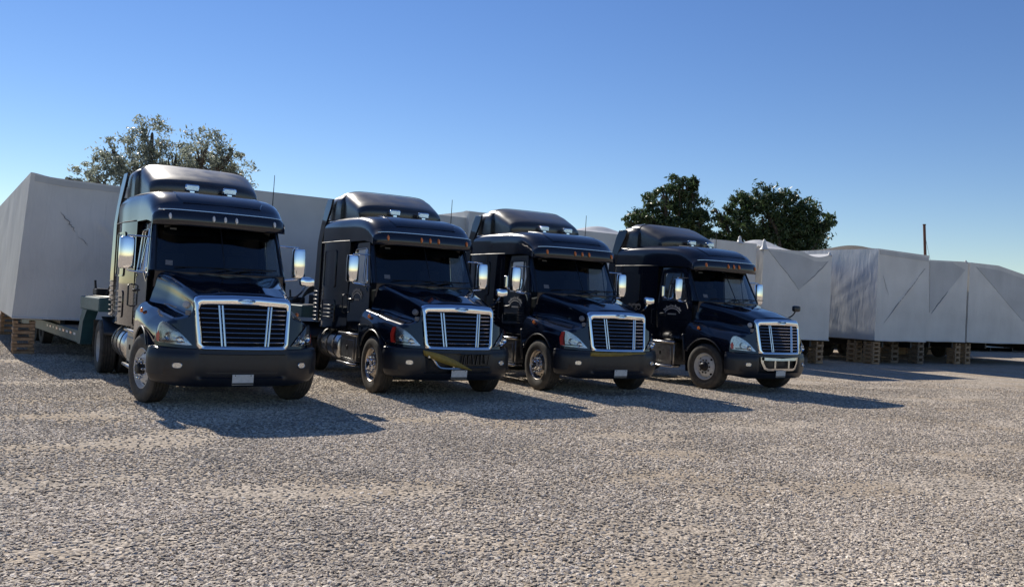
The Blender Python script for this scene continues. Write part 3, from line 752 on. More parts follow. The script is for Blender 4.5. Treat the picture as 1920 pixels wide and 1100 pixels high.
    for s in (-1, 1):
        def panel(x0, x1, z0, z1, d, s=s):
            mb = MB(); o_ = rpoly([(x0, z0, 0), (x0, z1, 0), (x1, z1, 0), (x1, z0, 0)], .07, 5); i_ = rpoly([(x0 - .03, z0 + .03, 0), (x0 - .03, z1 - .03, 0), (x1 + .03, z1 - .03, 0), (x1 + .03, z0 + .03, 0)], .06, 5)
            f = lambda l, k: [(x, s * (1.083 + sW(x) - .012 * max(0, z - 1.9) + k), z) for x, z, _ in l]
            mb.ring([f(o_, -.01), f(o_, d), f(i_, d * .9), f(i_, d * .3)], (False, True)); return mb
        P('sleeper_window_panel', lambda s=s: panel(-2.30, -2.98, 1.84, 2.60, .018, s), 'paint', key=('swp', s))
        P('luggage_door', lambda s=s: panel(-2.28, -3.02, 1.14, 1.60, .016, s), 'paint', key=('lug', s))
        def louv(s=s):
            mb = MB()
            for z in (1.24, 1.32, 1.40, 1.48): mb.box((-2.65, s * 1.198, z), (.5, .02, .022), ch=.006)
            return mb
        P('louvre', louv, 'plastic', key=('louv', s))
        def trim(s=s):
            mb = MB(); mb.tube([(x, s * (yS(2.76) + .02 if x > -1.75 else 1.078 + sW(x)), 2.765) for x in (-.95, -1.3, -1.7, -1.8, -2.4, -3.24)], .012, 6); return mb
        P('seam_trim', trim, 'darksteel', key=('strim', s))
        def ext(s=s):
            mb = MB(); L_ = []
            for z, x0, x1, y in ((1.12, -3.27, -3.58, 1.19), (1.9, -3.27, -3.56, 1.20), (2.78, -3.27, -3.50, 1.19), (3.1, -3.2, -3.43, 1.165), (3.5, -3.0, -3.34, 1.12), (3.68, -2.98, -3.26, 1.095)):
                L_.append([(x0, s * y, z), (x1, s * (y + .02), z), (x1, s * (y - .02), z), (x0, s * (y - .045), z)])
            mb.ring(L_, (True, True)); return mb
        P('side_extender', ext, 'paint', key=('ext', s), bevel=.01)
        def ribs(s=s):
            mb = MB()
            for z in np.linspace(1.15, 1.75, 8): mb.box((-3.42, s * 1.215, z), (.24, .03, .02), ch=.005)
            return mb
        P('ladder_rungs', ribs, 'treadplate', key=('rungs', s))
        def grab(s=s):
            mb = MB(); mb.tube([(-1.84, s * 1.09, 1.35), (-1.84, s * 1.15, 1.37), (-1.84, s * 1.15, 1.70), (-1.84, s * 1.09, 1.72)], .014, 6); return mb
        P('grab_handle', grab, 'plastic', key=('grab', s))
    # --- roof
    def cap():
        st = [(-.375, 2.665, 1.0, 1, -.085), (-.36, 2.69, 1.02, 1, -.085), (-.362, 2.78, 1.03, 1, -.085), (-.385, 2.885, 1.035, 1, -.08), (-.405, 2.905, 1.03, 1, -.075), (-.45, 2.925, 1.025, 1, -.06), (-.53, 3.00, 1.03, 1, -.04), (-.66, 3.10, 1.035, .95, -.02), (-.85, 3.185, 1.045, .85, 0), (-1.1, 3.235, 1.055, .6, 0), (-1.45, 3.268, 1.07, .3, 0), (-1.8, 3.285, 1.085, .1, 0), (-2.2, 3.29, 1.13, 0, 0), (-2.6, 3.29, 1.165, 0, 0), (-3.25, 3.28, 1.17, 0, 0)]
        mb = MB(); rows = cap_loops(st, 2.75, 6.5, .1, .12, 22); mb.grid(rows)
        f = rows[0]; mb.grid([f, [(x - .16, y * .93, z + .01) for x, y, z in f]])   # under-lip
        r_ = rows[-1]; mb.add(r_, [tuple(range(len(r_)))]); return mb
    cp = P('roof_cap', cap, 'cappaint', 42)
    def hatch():
        # raised panel on the sloping roof, following it
        mb = MB(); xsT = [-.60, -.72, -.90, -1.15, -1.50]; zt = [3.052, 3.126, 3.196, 3.241, 3.270]; rows = []
        for i, x in enumerate(xsT):
            w = .60 if i == 0 else .66
            rows.append([(x - .06 * y * y, y, zt[i] - .010 * abs(y) ** 3 + (.016 if abs(y) < w - .01 else -.02)) for y in [-w - .004, -w, -.5, -.25, 0, .25, .5, w, w + .004] for y in [max(-w - .004, min(w + .004, y))] for _ in [0] ])
            rows[-1] = [(x - .06 * y * y, y, zt[i] - .012 * abs(y) ** 3 + d) for y, d in ((-w - .03, -.03), (-w, .014), (-.4, .016), (0, .016), (.4, .016), (w, .014), (w + .03, -.03))]
        f = rows[0]; rows.insert(0, [(x + .035, y, z - .035) for x, y, z in f])
        mb.grid(rows); return mb
    P('roof_panel', hatch, 'cappaint', 30, par=cp)
    def visline():
        mb = MB(); mb.tube([(-.405 - (.1 * y * y + .12 * abs(y) ** 8), y, 2.905 - .02 * abs(y) ** 10) for y in np.linspace(-.96, .96, 25)], .007, 5); return mb
    P('visor_bead', visline, 'steelbar', par=cp)
    for y in (-.805, -.175, 0, .175, .805):
        def mk(y=y):
            mb = MB(); x = -.372 - (.1 * y * y + .12 * abs(y) ** 8); L_ = []
            for r, o_ in ((1.15, -.02), (1.15, .012), (.9, .034), (.4, .042)): L_.append([(x + o_ - .25 * (r * .045 * math.sin(q)), y + r * .019 * math.cos(q), 2.795 + r * .045 * math.sin(q)) for q in np.linspace(0, 2 * math.pi, 12, endpoint=False)])
            mb.ring(L_, (True, True)); return mb
        P('marker_lamp', mk, v['marker'], key=('mk', y, v['marker']), par=cp)
    def fair():
        st = [(-1.60, 3.26, .87, 1, 0), (-1.575, 3.38, .89, 1, 0), (-1.60, 3.455, .90, 1, 0), (-1.68, 3.52, .91, 1, 0), (-1.82, 3.585, .92, .9, 0), (-2.05, 3.675, .94, .72, 0), (-2.30, 3.765, .95, .45, 0), (-2.55, 3.835, .955, .22, 0), (-2.80, 3.865, .96, .05, 0), (-3.0, 3.86, .96, 0, 0), (-3.10, 3.83, .95, 0, 0), (-3.12, 3.76, .94, 0, 0), (-3.02, 3.70, .92, 0, 0)]
        mb = MB(); mb.grid(cap_loops(st, 3.22, 6.5, .34, .10, 22)); return mb
    fr = P('roof_fairing', fair, 'roofpaint', 45)
    def fseam():
        mb = MB(); st = [(-2.62, 3.853, .958, .2, 0)]; r_ = cap_loops(st, 3.22, 6.5, .34, .10, 22)[0]; mb.tube([Vector(p) + Vector((0, 0, .001)) for p in r_], .006, 5); return mb
    P('fairing_seam', fseam, 'void', par=fr)
    def tail():
        st = [(-2.64, 3.30, 1.0, 0, 0), (-2.64, 3.70, 1.02, 0, 0), (-2.70, 3.785, 1.03, 0, 0), (-2.9, 3.80, 1.05, 0, 0), (-3.15, 3.79, 1.06, 0, 0), (-3.22, 3.74, 1.05, 0, 0), (-3.22, 3.4, 1.0, 0, 0)]
        return MB().grid(cap_loops(st, 3.2, 6.5, 0, 0, 20))
    P('fairing_tail', tail, 'roofpaint', 45, par=fr)
    for s in (-1, 1):
        def rl(s=s):
            mb = MB(); mb.box((-1.47, s * .305, 3.36), (.10, .225, .115), ch=.02); mb.box((-1.47, s * .305, 3.30), (.07, .07, .07)); mb.lathe([(.09, 0), (.07, .025), (.03, .03)], (-1.47, s * .305, 3.255), 'z', 14); return mb
        r_ = P('roof_lamp', rl, 'chrome', key=('rl', s))
        def rlf(s=s):
            mb = MB(); mb.box((-1.417, s * .305, 3.36), (.008, .170, .068), ch=.003); return mb
        P('lamp_glass', rlf, 'reflector', key=('rlf', s), par=r_)
    def ant():
        mb = MB(); mb.tube([(-2.2, 1.24, 2.95), (-2.2, 1.27, 3.3), (-2.2, 1.28, 3.84)], [.012, .009, .006], 6); mb.box((-2.2, 1.19, 2.98), (.05, .14, .05), ch=.01); return mb
    P('antenna', ant, 'darksteel')
    # --- mirrors
    for s in (-1, 1):
        def mir(s=s):
            mb = MB(); L_ = []
            for z, k in ((1.955, .75), (1.965, .93), (2.0, 1), (2.2, 1.02), (2.40, 1), (2.435, .93), (2.445, .75)):
                L_.append([(-.78 + k * .085 * (math.copysign(abs(math.cos(q)) ** .8, math.cos(q)) if math.cos(q) > 0 else .35 * math.copysign(abs(math.cos(q)) ** .3, math.cos(q))), s * 1.345 + k * .115 * math.copysign(abs(math.sin(q)) ** .7, math.sin(q)), z) for q in np.linspace(0, 2 * math.pi, 24, endpoint=False)])
            mb.ring(L_, (True, True)); return mb
        m_ = P('door_mirror', mir, 'chrome', 45, key=('mir', s))
        for k, pts in enumerate(([(-.80, 1.02, 2.47), (-.79, 1.34, 2.465), (-.78, 1.345, 2.44)], [(-.76, 1.05, 1.90), (-.77, 1.33, 1.93), (-.78, 1.345, 1.96)], [(-.74, 1.10, 1.91), (-.70, 1.05, 1.72)])):
            P('mirror_arm', lambda s=s, pts=pts: MB().tube([(x, s * y, z) for x, y, z in pts], .014, 6), 'steelbar', key=('arm', s, k), par=m_)
        dark = v.get('darkmirror') and s > 0  # backlit hood mirror: its shade is put into the colour, dark instead of chrome
        if s > 0 or v.get('lefthood'):
            def hm(s=s):
                mb = MB(); c = Vector((.65, s * 1.025, 1.885)); L_ = []
                for o_, k in ((-.045, .55), (-.03, .9), (.0, 1), (.03, 1), (.042, .9)):
                    L_.append([c + Vector((-o_, s * k * .115 * math.copysign(abs(math.cos(q)) ** .6, math.cos(q)), k * .072 * math.copysign(abs(math.sin(q)) ** .6, math.sin(q)))) for q in np.linspace(0, 2 * math.pi, 24, endpoint=False)])
                mb.ring(L_, (True, True)); return mb
            h = P('hood_mirror', hm, 'plastic' if dark else 'chrome', 45, key=('hm', s, bool(dark)))
            def hma(s=s):
                mb = MB(); mb.tube(crom([(.64, s * 1.0, 1.82), (.58, s * .97, 1.72), (.42, s * .92, 1.63), (.36, s * .84, 1.60)], 4), .016, 7); return mb
            P('mirror_stalk', hma, 'plastic' if dark else 'chrome', key=('hma', s, bool(dark)), par=h)
    if v.get('convex'):
        def cvx():
            mb = MB(); L_ = []
            for z, k in ((2.03, .7), (2.045, 1), (2.26, 1), (2.275, .7)): L_.append([(-1.42 + k * .04 * math.cos(q), -1.20 + k * .05 * math.sin(q), z) for q in np.linspace(0, 2 * math.pi, 14, endpoint=False)])
            mb.ring(L_, (True, True)); mb.tube([(-1.42, -1.20, 2.04), (-1.42, -1.10, 1.99)], .012, 6); mb.tube([(-1.42, -1.16, 1.985), (-.80, -1.2, 1.94)], .010, 6); return mb
        P('convex_mirror', cvx, 'chrome')
    # --- chassis, tanks, steps
    def rails():
        mb = MB()
        for s in (-1, 1): mb.box((-2.2, s * .43, .86), (6.2, .09, .26))
        for x in (.7, -.9, -2.6, -3.9, -5.2): mb.box((x, 0, .86), (.12, .8, .2))
        mb.tube([(0, -1.0, .50), (0, -.7, .44), (0, .7, .44), (0, 1.0, .50)], .06, 8)
        mb.tube([(-4.4, -1.0, .503), (-4.4, 1.0, .503)], .09, 10); mb.lathe([(.0, -.16), (.18, -.14), (.22, 0), (.18, .14), (0, .16)], (-4.4, 0, .503), 'y', 16)
        mb.box((-.25, 0, .95), (1.5, .75, .55)); return mb
    P('chassis', rails, 'darksteel')
    def fw5():
        mb = MB(); mb.lathe([(0, .0), (.48, .0), (.48, .06), (0, .06)], (-4.25, 0, 1.08), 'z', 24); mb.box((-4.25, 0, 1.03), (.6, .9, .10)); return mb
    P('fifth_wheel', fw5, 'darksteel')
    for s in (-1, 1):
        def tank(s=s):
            mb = MB(); prof = [(0, 0), (.20, .0), (.28, .02), (.305, .06), (.305, 1.36), (.28, 1.40), (.2, 1.42), (0, 1.42)]
            mb.lathe([(r, h) for r, h in prof], (-1.99, s * .865, .685), 'x', 40, -1); return mb
        tk = P('fuel_tank', tank, 'alu', key=('tank', s))
        for x in (-2.25, -2.68, -3.12):
            P('tank_strap', lambda x=x, s=s: MB().lathe([(.300, 0), (.315, .0), (.315, .055), (.300, .055)], (x, s * .865, .685), 'x', 40, -1), 'rubber', key=('tstrap', x, s), par=tk)
        P('filler_cap', lambda s=s: MB().lathe([(.05, 0), (.05, .05), (.03, .06), (0, .06)], (-2.46, s * .98, .965), 'z', 14), 'darksteel', key=('fcap', s), par=tk)
        def tbox(s=s):
            mb = MB(); mb.box((-1.50, s * .87, .69), (.88, .48, .50), ch=.015); return mb
        bx = P('battery_box', tbox, 'treadplate', key=('tbox', s))
        P('box_lid', lambda s=s: MB().box((-1.50, s * 1.118, .68), (.70, .02, .36), ch=.008), 'treadplate', key=('tlid', s), par=bx)
        P('latch', lambda s=s: MB().box((-1.50, s * 1.135, .70), (.05, .02, .08), ch=.006), 'darksteel', key=('tlat', s), par=bx)
        P('step', lambda s=s: MB().box((-1.50, s * 1.04, .965), (.94, .26, .045), ch=.012), 'alu', key=('st1', s), par=bx)
        P('step', lambda s=s: MB().box((-1.50, s * 1.06, .40), (.94, .24, .045), ch=.012), 'alu', key=('st2', s), par=bx)
        for x in (-1.88, -1.12): P('step_bracket', lambda s=s, x=x: MB().box((x, s * .98, .47), (.05, .26, .14)), 'darksteel', key=('stb', s, x), par=bx)
        def under(s=s):
            mb = MB(); rr = random.Random(3)
            for k in range(7):
                x = -1.2 - k * .3; mb.tube(crom([(x, s * .95, 1.02), (x - .08, s * 1.0, .985), (x - .2, s * 1.0, 1.0), (x - .3, s * .94, 1.03)], 3), .014, 5)
            return mb
        P('pipework', under, 'treadplate', key=('und', s))
        def mud(s=s):
            mb = MB(); mb.box((-5.02, s * .98, .62), (.012, .62, .72)); return mb
        P('mud_flap', mud, 'rubber', key=('mud', s))
        def rf(s=s):
            mb = MB(); rows = []
            for a in np.linspace(R(25), R(80), 8): rows.append([(-4.4 + .58 * math.cos(a), s * .62, .503 + .58 * math.sin(a)), (-4.4 + .58 * math.cos(a), s * 1.24, .503 + .58 * math.sin(a))])
            mb.grid(rows); return mb
        P('quarter_fender', rf, 'plastic', key=('rf', s), solid=.012)
    for s in (-1, 1):
        wheel(t, 0, s * 1.06, s, v['rim'], v['steer'])
        wheel(t, -4.4, s * 1.13, s, 'white', 0, True)
    return t

base = dict(redcorner=True, marker='amber', bumper='intact', plate=0.0, emblem='dim', rim='alloy', steer=0., logo=2, trim=True)
TR = [((-4.376, 13.081), .565, dict(base, redcorner=False, marker='clearlamp', emblem='bright', rim='white', steer=.20, logo=0, trim=True, plate=-.01),
       'black sleeper truck with clear roof markers and white front rim, coupled to teal trailer'),
      ((-1.400, 15.616), .517, dict(base, bumper='broken', steer=.0, plate=-.01, logo=1),
       'black sleeper truck with torn bumper centre and yellow strap hanging across it'),
      ((1.609, 17.495), .505, dict(base, olive=True, sticker=True, convex=True, trim=False, plate=.02, logo=2),
       'black sleeper truck with olive strip under grille and square white sticker on its side'),
      ((5.349, 19.555), .566, dict(base, redcorner=False, bumper='open', emblem='bright', rim='pale', steer=.06, convex=True, darkmirror=True, sleeperlogo=True, trim=False, plate=-.02),
       'black sleeper truck with bare metal bumper frame and black hood mirror')]
TRUCKS = [build_truck(*a) for a in TR]

# ------------------------------------------------------------------ gooseneck trailers behind the first two trucks
def trailer(i, label, yawoff):
    (x, y), yaw = TR[i][0], TR[i][1]
    fx_, fy_ = math.sin(yaw), -math.cos(yaw)
    r = empty('gooseneck_trailer', (x - 4.25 * fx_, y - 4.25 * fy_, 0), yaw - math.pi / 2 + yawoff); tag(r, label, 'trailer', 'teal gooseneck trailers')
    P = lambda n, mb, m_, key, par=None, **k: part(n, par or r, mb, m_, 35, ('trl', key), **k)
    P('nose_deck', lambda: MB().box((-.60, -.05, 1.30), (1.70, 2.64, .26), ch=.02), 'teal', 'nose')
    P('nose_plate', lambda: MB().box((-.60, 0, 1.441), (1.66, 2.46, .018)), 'treadplate', 'np')
    for s in (-1, 1):
        def leg(s=s):
            mb = MB(); pr = [(-1.25, 1.42), (-1.70, 1.40), (-2.10, .95), (-2.25, .70), (-2.25, .42), (-2.0, .42), (-1.80, .90), (-1.45, 1.17), (-1.25, 1.17)]
            mb.ring([[(a, s * 1.24, b_) for a, b_ in pr], [(a, s * 1.02, b_) for a, b_ in pr]], (True, True)); return mb
        P('neck_beam', leg, 'teal', ('leg', s))
        P('side_rail', lambda s=s: MB().box((-6.2, s * 1.17, .56), (8.2, .14, .26), ch=.012), 'teal', ('rail', s))
        for k in range(9):
            P('reflective_strip', lambda s=s, k=k: MB().box((-2.6 - k * .42, s * 1.243, .60), (.20, .004, .05)), 'red' if k % 2 else 'whitepaint', ('rs', s, k))
        P('reflective_strip', lambda s=s: MB().box((-.35, s * 1.252, 1.30), (.22, .006, .06)), 'red', ('rsn', s))
        P('reflective_strip', lambda s=s: MB().box((-.62, s * 1.252, 1.30), (.22, .006, .06)), 'whitepaint', ('rsm', s))
    P('deck', lambda: MB().box((-6.2, 0, .66), (8.1, 2.2, .06)), 'wood2', 'deck')
    P('toolbox', lambda: MB().box((-.45, -.62, 1.55), (.55, .55, .22), ch=.015), 'darksteel', 'tb')
    for k in range(4):
        def hose(k=k):
            mb = MB(); a0 = .30 + .05 * k; mb.tube(crom([(.25, -.50 - .06 * k, 1.55), (0.0, -.62, 1.70 + .04 * k), (-.45, -.80 - .03 * k, 1.76 + .03 * k), (-.85, -.92, 1.66 + .02 * k), (-1.0, -1.0, 1.46)], 6), .022, 7); return mb
        P('air_hose', hose, 'rubber', ('hose', k))
    P('lever', lambda: MB().tube([(-1.30, -1.12, 1.44), (-1.33, -1.14, 1.75)], .022, 7), 'darksteel', 'lev')
    P('valve_box', lambda: MB().box((-1.2, -1.02, 1.52), (.35, .3, .14), ch=.02), 'darksteel', 'vb')
    for s in (-1, 1):
        for xx in (-8.2, -9.3):
            def tw(s=s, xx=xx):
                mb = MB(); mb.lathe([(.0, .08), (.19, .08), (.22, .12), (.33, .13), (.38, .11), (.385, -.11), (.33, -.13), (0, -.1)], (xx, s * .92, .385), 'y', 28, s); return mb
            P('wheel', tw, 'rubber', ('tw', s, xx))
    return r
trailer(0, 'teal gooseneck trailer with black air hoses behind the truck with clear markers', .085)
trailer(1, 'teal gooseneck trailer hitched behind the truck with torn bumper', .05)

# ------------------------------------------------------------------ wrapped modules
def smoothn(seed):
    rr = np.random.default_rng(seed); ph = rr.uniform(0, 6.28, (8, 2)); fr = rr.uniform(.5, 2.6, (8, 2)); am = 1 / (1 + fr.sum(1))
    return lambda a, b_: sum(am[k] * math.sin(fr[k, 0] * a + ph[k, 0]) * math.cos(fr[k, 1] * b_ + ph[k, 1]) for k in range(8)) / 2
def wrapped_box(label, corner, ang, W, L_, z0, z1, seed, creases=(), sag=0., peak=None, lean=0., front_mat='wrap', side_mat=None, top=None, tri=None, seams=(), flaps=(), tufts=(), film=False):
    """corner: front left bottom corner; front runs along angle ang; the length runs away behind it"""
    r = empty('wrapped_module', (corner[0], corner[1], 0), ang); tag(r, label, 'module', 'white shrink-wrapped modules on timber cribs')
    nz = smoothn(seed); nx_, nl, nh = 64, 44, 48
    H = z1 - z0
    tz = top if top else (lambda u: 0.)
    def bend(z): return lean * (z - z0) / H
    def front():
        mb = MB(); rows = []
        for i in range(nx_ + 1):
            u = i / nx_; x = W * u; row = []
            for j in range(nh + 1):
                v = j / nh; z = z0 + H * v + tz(u) * v * v
                d = .030 * nz(x * 1.3, z * 1.1) * min(1, 6 * min(u, 1 - u, v, 1 - v) + .2)
                for (xa, za, xb, zb, wd_, dp) in creases:
                    ax, az, bx, bz = xa * W, z0 + za * H, xb * W, z0 + zb * H
                    l2 = (bx - ax) ** 2 + (bz - az) ** 2; t = max(0, min(1, ((x - ax) * (bx - ax) + (z - az) * (bz - az)) / l2))
                    dd = math.hypot(x - ax - t * (bx - ax), z - az - t * (bz - az)); k = math.sin(math.pi * min(1, t * 1.0 + .0)) ** .5 if 0 < t < 1 else .0
                    d += dp * math.exp(-(dd / wd_) ** 2) * (.45 + .55 * abs(math.sin(9 * t + seed))) * k
                if tri:
                    (c0, w0, zt_) = tri; q = 1 - abs(u - c0) / w0; 
                    if q > 0 and v > 1 - q * zt_: d += .02
                row.append((x + bend(z), -d, z))
            rows.append(row)
        return mb.grid(rows)
    part('front_sheet', r, front(), front_mat, 60)
    def side(s):
        mb = MB(); rows = []
        for i in range(nl + 1):
            u = (i / nl) ** 1.6; y = L_ * u; row = []
            for j in range(nh + 1):
                v = j / nh; z = z0 + H * v + tz(0 if s < 0 else 1) * v * v
                d = (.035 * nz(y * 1.4 + 9, z * 1.2) + .02 * math.sin(y * 5 + 3 * math.sin(z * 1.1)) * v) * min(1, 5 * min(u, v, 1 - v) + .02)
                if film and s < 0:
                    d += (.04 * max(0, math.sin(2.6 * y + 2.2 * (z - z0) + .6 * math.sin(3 * y))) ** 4 * v * v + .014 * math.sin(7 * y + 4 * math.sin(2.3 * z)) * math.sin(5 * z + y) * (1 - v)) * min(1, 5 * min(u + .02, v, 1 - v))
                row.append(((0 if s < 0 else W) + s * d + bend(z), y, z))
            rows.append(row)
        return mb.grid(rows)
    part('side_sheet', r, side(-1), side_mat or front_mat, 60)
    part('side_sheet', r, side(1), front_mat, 60)
    def roof():
        mb = MB(); rows = []
        for i in range(nx_ + 1):
            u = i / nx_; row = []
            for j in range(nl + 1):
                w = (j / nl) ** 1.6; z = z1 + tz(u) * 1. - sag * (math.sin(math.pi * u) * math.sin(math.pi * min(1, w * 1.0))) + .03 * nz(u * 7, w * 11) * min(1, 8 * min(u, 1 - u, w))
                if peak:
                    for (pu, pw, ph, pr) in peak: z += ph * math.exp(-((u - pu) ** 2 * W * W + (w - pw) ** 2 * L_ * L_) / pr ** 2) * min(1, 12 * w)
                row.append((W * u + bend(z), L_ * w, z))
            rows.append(row)
        return mb.grid(rows)
    part('roof_sheet', r, roof(), 'wrap', 60)
    def surf(u, v, o=0.):
        z = z0 + H * v + tz(u) * v * v; d = .030 * nz(W * u * 1.3, z * 1.1) * min(1, 6 * min(u, 1 - u, v, 1 - v) + .2); return (W * u + bend(z), -d - o, z)
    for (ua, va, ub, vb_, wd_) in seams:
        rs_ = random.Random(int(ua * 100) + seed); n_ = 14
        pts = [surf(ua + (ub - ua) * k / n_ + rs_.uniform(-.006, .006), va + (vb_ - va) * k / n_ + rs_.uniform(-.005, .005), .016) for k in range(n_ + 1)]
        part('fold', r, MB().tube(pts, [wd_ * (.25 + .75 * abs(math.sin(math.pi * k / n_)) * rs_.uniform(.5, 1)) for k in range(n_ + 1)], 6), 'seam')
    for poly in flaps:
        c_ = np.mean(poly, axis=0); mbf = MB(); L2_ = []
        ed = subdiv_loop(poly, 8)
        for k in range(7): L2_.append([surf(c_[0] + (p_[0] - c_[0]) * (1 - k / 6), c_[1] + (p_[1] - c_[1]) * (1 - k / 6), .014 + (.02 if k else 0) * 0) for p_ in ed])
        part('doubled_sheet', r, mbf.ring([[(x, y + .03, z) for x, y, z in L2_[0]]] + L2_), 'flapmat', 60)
    for (uu, hh, rr_) in tufts:
        b_ = surf(uu, 1.0); mbt = MB(); rs_ = random.Random(seed + int(uu * 50))
        mbt.ring([[(b_[0] + q * rr_ * math.cos(a) * rs_.uniform(.7, 1.3), .06 + q * rr_ * math.sin(a), b_[2] - .05 + hh * t_) for a in np.linspace(0, 2 * math.pi, 9, endpoint=False)] for t_, q in ((0, 1.5), (.25, .9), (.6, .55), (.85, .5), (1, .15))], (False, True))
        part('pinched_corner', r, mbt, 'wrap', 60)
    part('floor_frame', r, MB().box((W / 2, L_ / 2, z0 - .01), (W - .06, L_ - .1, .05)), 'wood2')
    for xx in (W * .22, W * .78):
        part('steel_beam', r, MB().box((xx, L_ / 2, z0 - .15), (.10, L_ - .3, .24)), 'darksteel')
    part('hem', r, MB().tube([(0 + .0, -.012, z0), (W * .3, -.02, z0 - .015), (W * .6, -.012, z0 + .004), (W, -.014, z0 - .01)], .022, 6), front_mat)
    return r

def crib(label, x, y, ang, w, h, seed, layers, m_='wood'):
    r = empty('timber_crib', (x, y, 0), ang); tag(r, label, 'timber stack', 'timber cribs under the modules')
    rr = random.Random(seed); t = h / layers
    for k in range(layers):
        along = k % 2 == 0
        for q in (-1, 1):
            d = (w + rr.uniform(-.02, .03), .10, t - .010) if along else (.10, w + rr.uniform(-.02, .03), t - .010)
            c = ((rr.uniform(-.012, .012), q * (w / 2 - .05), t * (k + .5)) if along else (q * (w / 2 - .05), rr.uniform(-.012, .012), t * (k + .5)))
            key = ('plank', along, round(w, 2), round(t, 3), m_)
            if key not in CACHE: CACHE[key] = MB().box((0, 0, 0), d, ch=.004).mesh('plank', m_)
            o = obj('plank', CACHE[key], r); o.location = c; o.rotation_euler.z = rr.uniform(-.03, .03)
    return r

def line_pt(p0, ang, px):
    """where the upright plane through p0 (direction ang) is seen at photo column px"""
    r = ray(px, 640); k = r.x / r.y; c, s = math.cos(ang), math.sin(ang)
    t = (k * p0[1] - p0[0]) / (c - k * s); return (p0[0] + c * t, p0[1] + s * t), t
A34 = R(34); A31 = R(31)
L1c = (-11.17, 19.03)
_, tL = line_pt(L1c, A34, 470)
wrapped_box('large wrapped module with one long dark crease and grey dirty side, behind the clear-marker truck', L1c, A34, 4.70, 24., .82, 4.05, 3,  # left side takes a greyer, rougher wrap than the front
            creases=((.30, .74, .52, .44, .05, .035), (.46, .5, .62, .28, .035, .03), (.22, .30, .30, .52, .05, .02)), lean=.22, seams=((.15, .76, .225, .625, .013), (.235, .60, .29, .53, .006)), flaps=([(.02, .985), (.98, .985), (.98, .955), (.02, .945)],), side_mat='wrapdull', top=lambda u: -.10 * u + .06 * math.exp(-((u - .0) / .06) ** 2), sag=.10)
L2p = (L1c[0] + math.cos(A34) * 5.14, L1c[1] + math.sin(A34) * 5.14)
wrapped_box('plain wrapped module between the clear-marker truck and the torn-bumper truck', L2p, A34, 4.2, 9.5, .85, 4.28, 5, creases=((.2, .2, .6, .7, .05, .015),), sag=.06)
M1p, _ = line_pt(L2p, A34, 770)
wrapped_box('low-topped wrapped module just behind the torn-bumper truck', M1p, A34, 1.75, 8.5, .85, 4.17, 7, sag=.08)
M2p, _ = line_pt((M1p[0] + .2, M1p[1] - .1), A34, 868)
wrapped_box('taller wrapped module behind the truck with olive strip', M2p, A34, 3.4, 8.5, .85, 4.36, 8, creases=((.1, .9, .4, .4, .05, .02),), sag=.05, peak=((.02, .02, .10, .12),))
N1p, _ = line_pt(M2p, R(30), 1040)
wrapped_box('wrapped module with peaked lid between the olive-strip truck and the bare-bumper truck', N1p, R(30), 4.0, 8.5, .85, 4.12, 9, peak=((.55, .12, .28, .9),), sag=-.05)
# right-hand group
Bc = (13.9, 32.4)
Arp, _ = line_pt(Bc, A31, 1553); Alp, _ = line_pt(Bc, A31, 1424)
Aw = math.hypot(Arp[0] - Alp[0], Arp[1] - Alp[1])
A0p, _ = line_pt(Bc, A31, 1330)
A0w = math.hypot(Alp[0] - A0p[0], Alp[1] - A0p[1]) - .35
wrapped_box('narrow wrapped module with pinched corners behind the hood of the bare-bumper truck', A0p, A31, A0w, 8, .88, 4.10, 21, tufts=((.62, .26, .10),), sag=.10)
wrapped_box('wrapped module with V-shaped fold and drooping lid beside the black hood mirror', Alp, A31, Aw, 8, .88, 3.98, 22, creases=((.12, .92, .52, .58, .03, .02), (.52, .58, .95, .88, .03, .02), (.7, .78, .92, .9, .04, .02)),
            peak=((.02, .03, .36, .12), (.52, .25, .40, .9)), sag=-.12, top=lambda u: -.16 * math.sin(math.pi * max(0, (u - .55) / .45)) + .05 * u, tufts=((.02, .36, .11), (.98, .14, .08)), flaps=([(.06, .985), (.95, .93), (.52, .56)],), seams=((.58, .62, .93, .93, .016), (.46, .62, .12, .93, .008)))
Brp, _ = line_pt(Bc, A31, 1735); Bw = math.hypot(Brp[0] - Bc[0], Brp[1] - Bc[1])
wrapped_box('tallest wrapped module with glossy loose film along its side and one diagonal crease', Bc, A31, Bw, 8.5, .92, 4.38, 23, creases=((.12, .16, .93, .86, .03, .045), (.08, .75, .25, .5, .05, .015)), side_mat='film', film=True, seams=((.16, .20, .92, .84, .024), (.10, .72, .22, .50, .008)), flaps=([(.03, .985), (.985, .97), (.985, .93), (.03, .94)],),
            peak=((.0, .16, .16, 1.0),), top=lambda u: .04 - .05 * u, sag=-.04)
Cc = (Brp[0] + .05, Brp[1] + .25); Crp, _ = line_pt(Cc, A31, 1812); Cw = math.hypot(Crp[0] - Cc[0], Crp[1] - Cc[1]) - .12
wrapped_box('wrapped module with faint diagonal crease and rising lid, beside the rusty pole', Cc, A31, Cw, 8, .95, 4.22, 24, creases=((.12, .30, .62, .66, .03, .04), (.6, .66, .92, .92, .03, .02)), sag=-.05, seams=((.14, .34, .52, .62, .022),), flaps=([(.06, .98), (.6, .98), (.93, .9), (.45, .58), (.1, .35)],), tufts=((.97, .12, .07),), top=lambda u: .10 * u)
Dc = (Crp[0] + .02, Crp[1] + .02); Drp, _ = line_pt(Dc, A31, 1990); Dw = math.hypot(Drp[0] - Dc[0], Drp[1] - Dc[1])
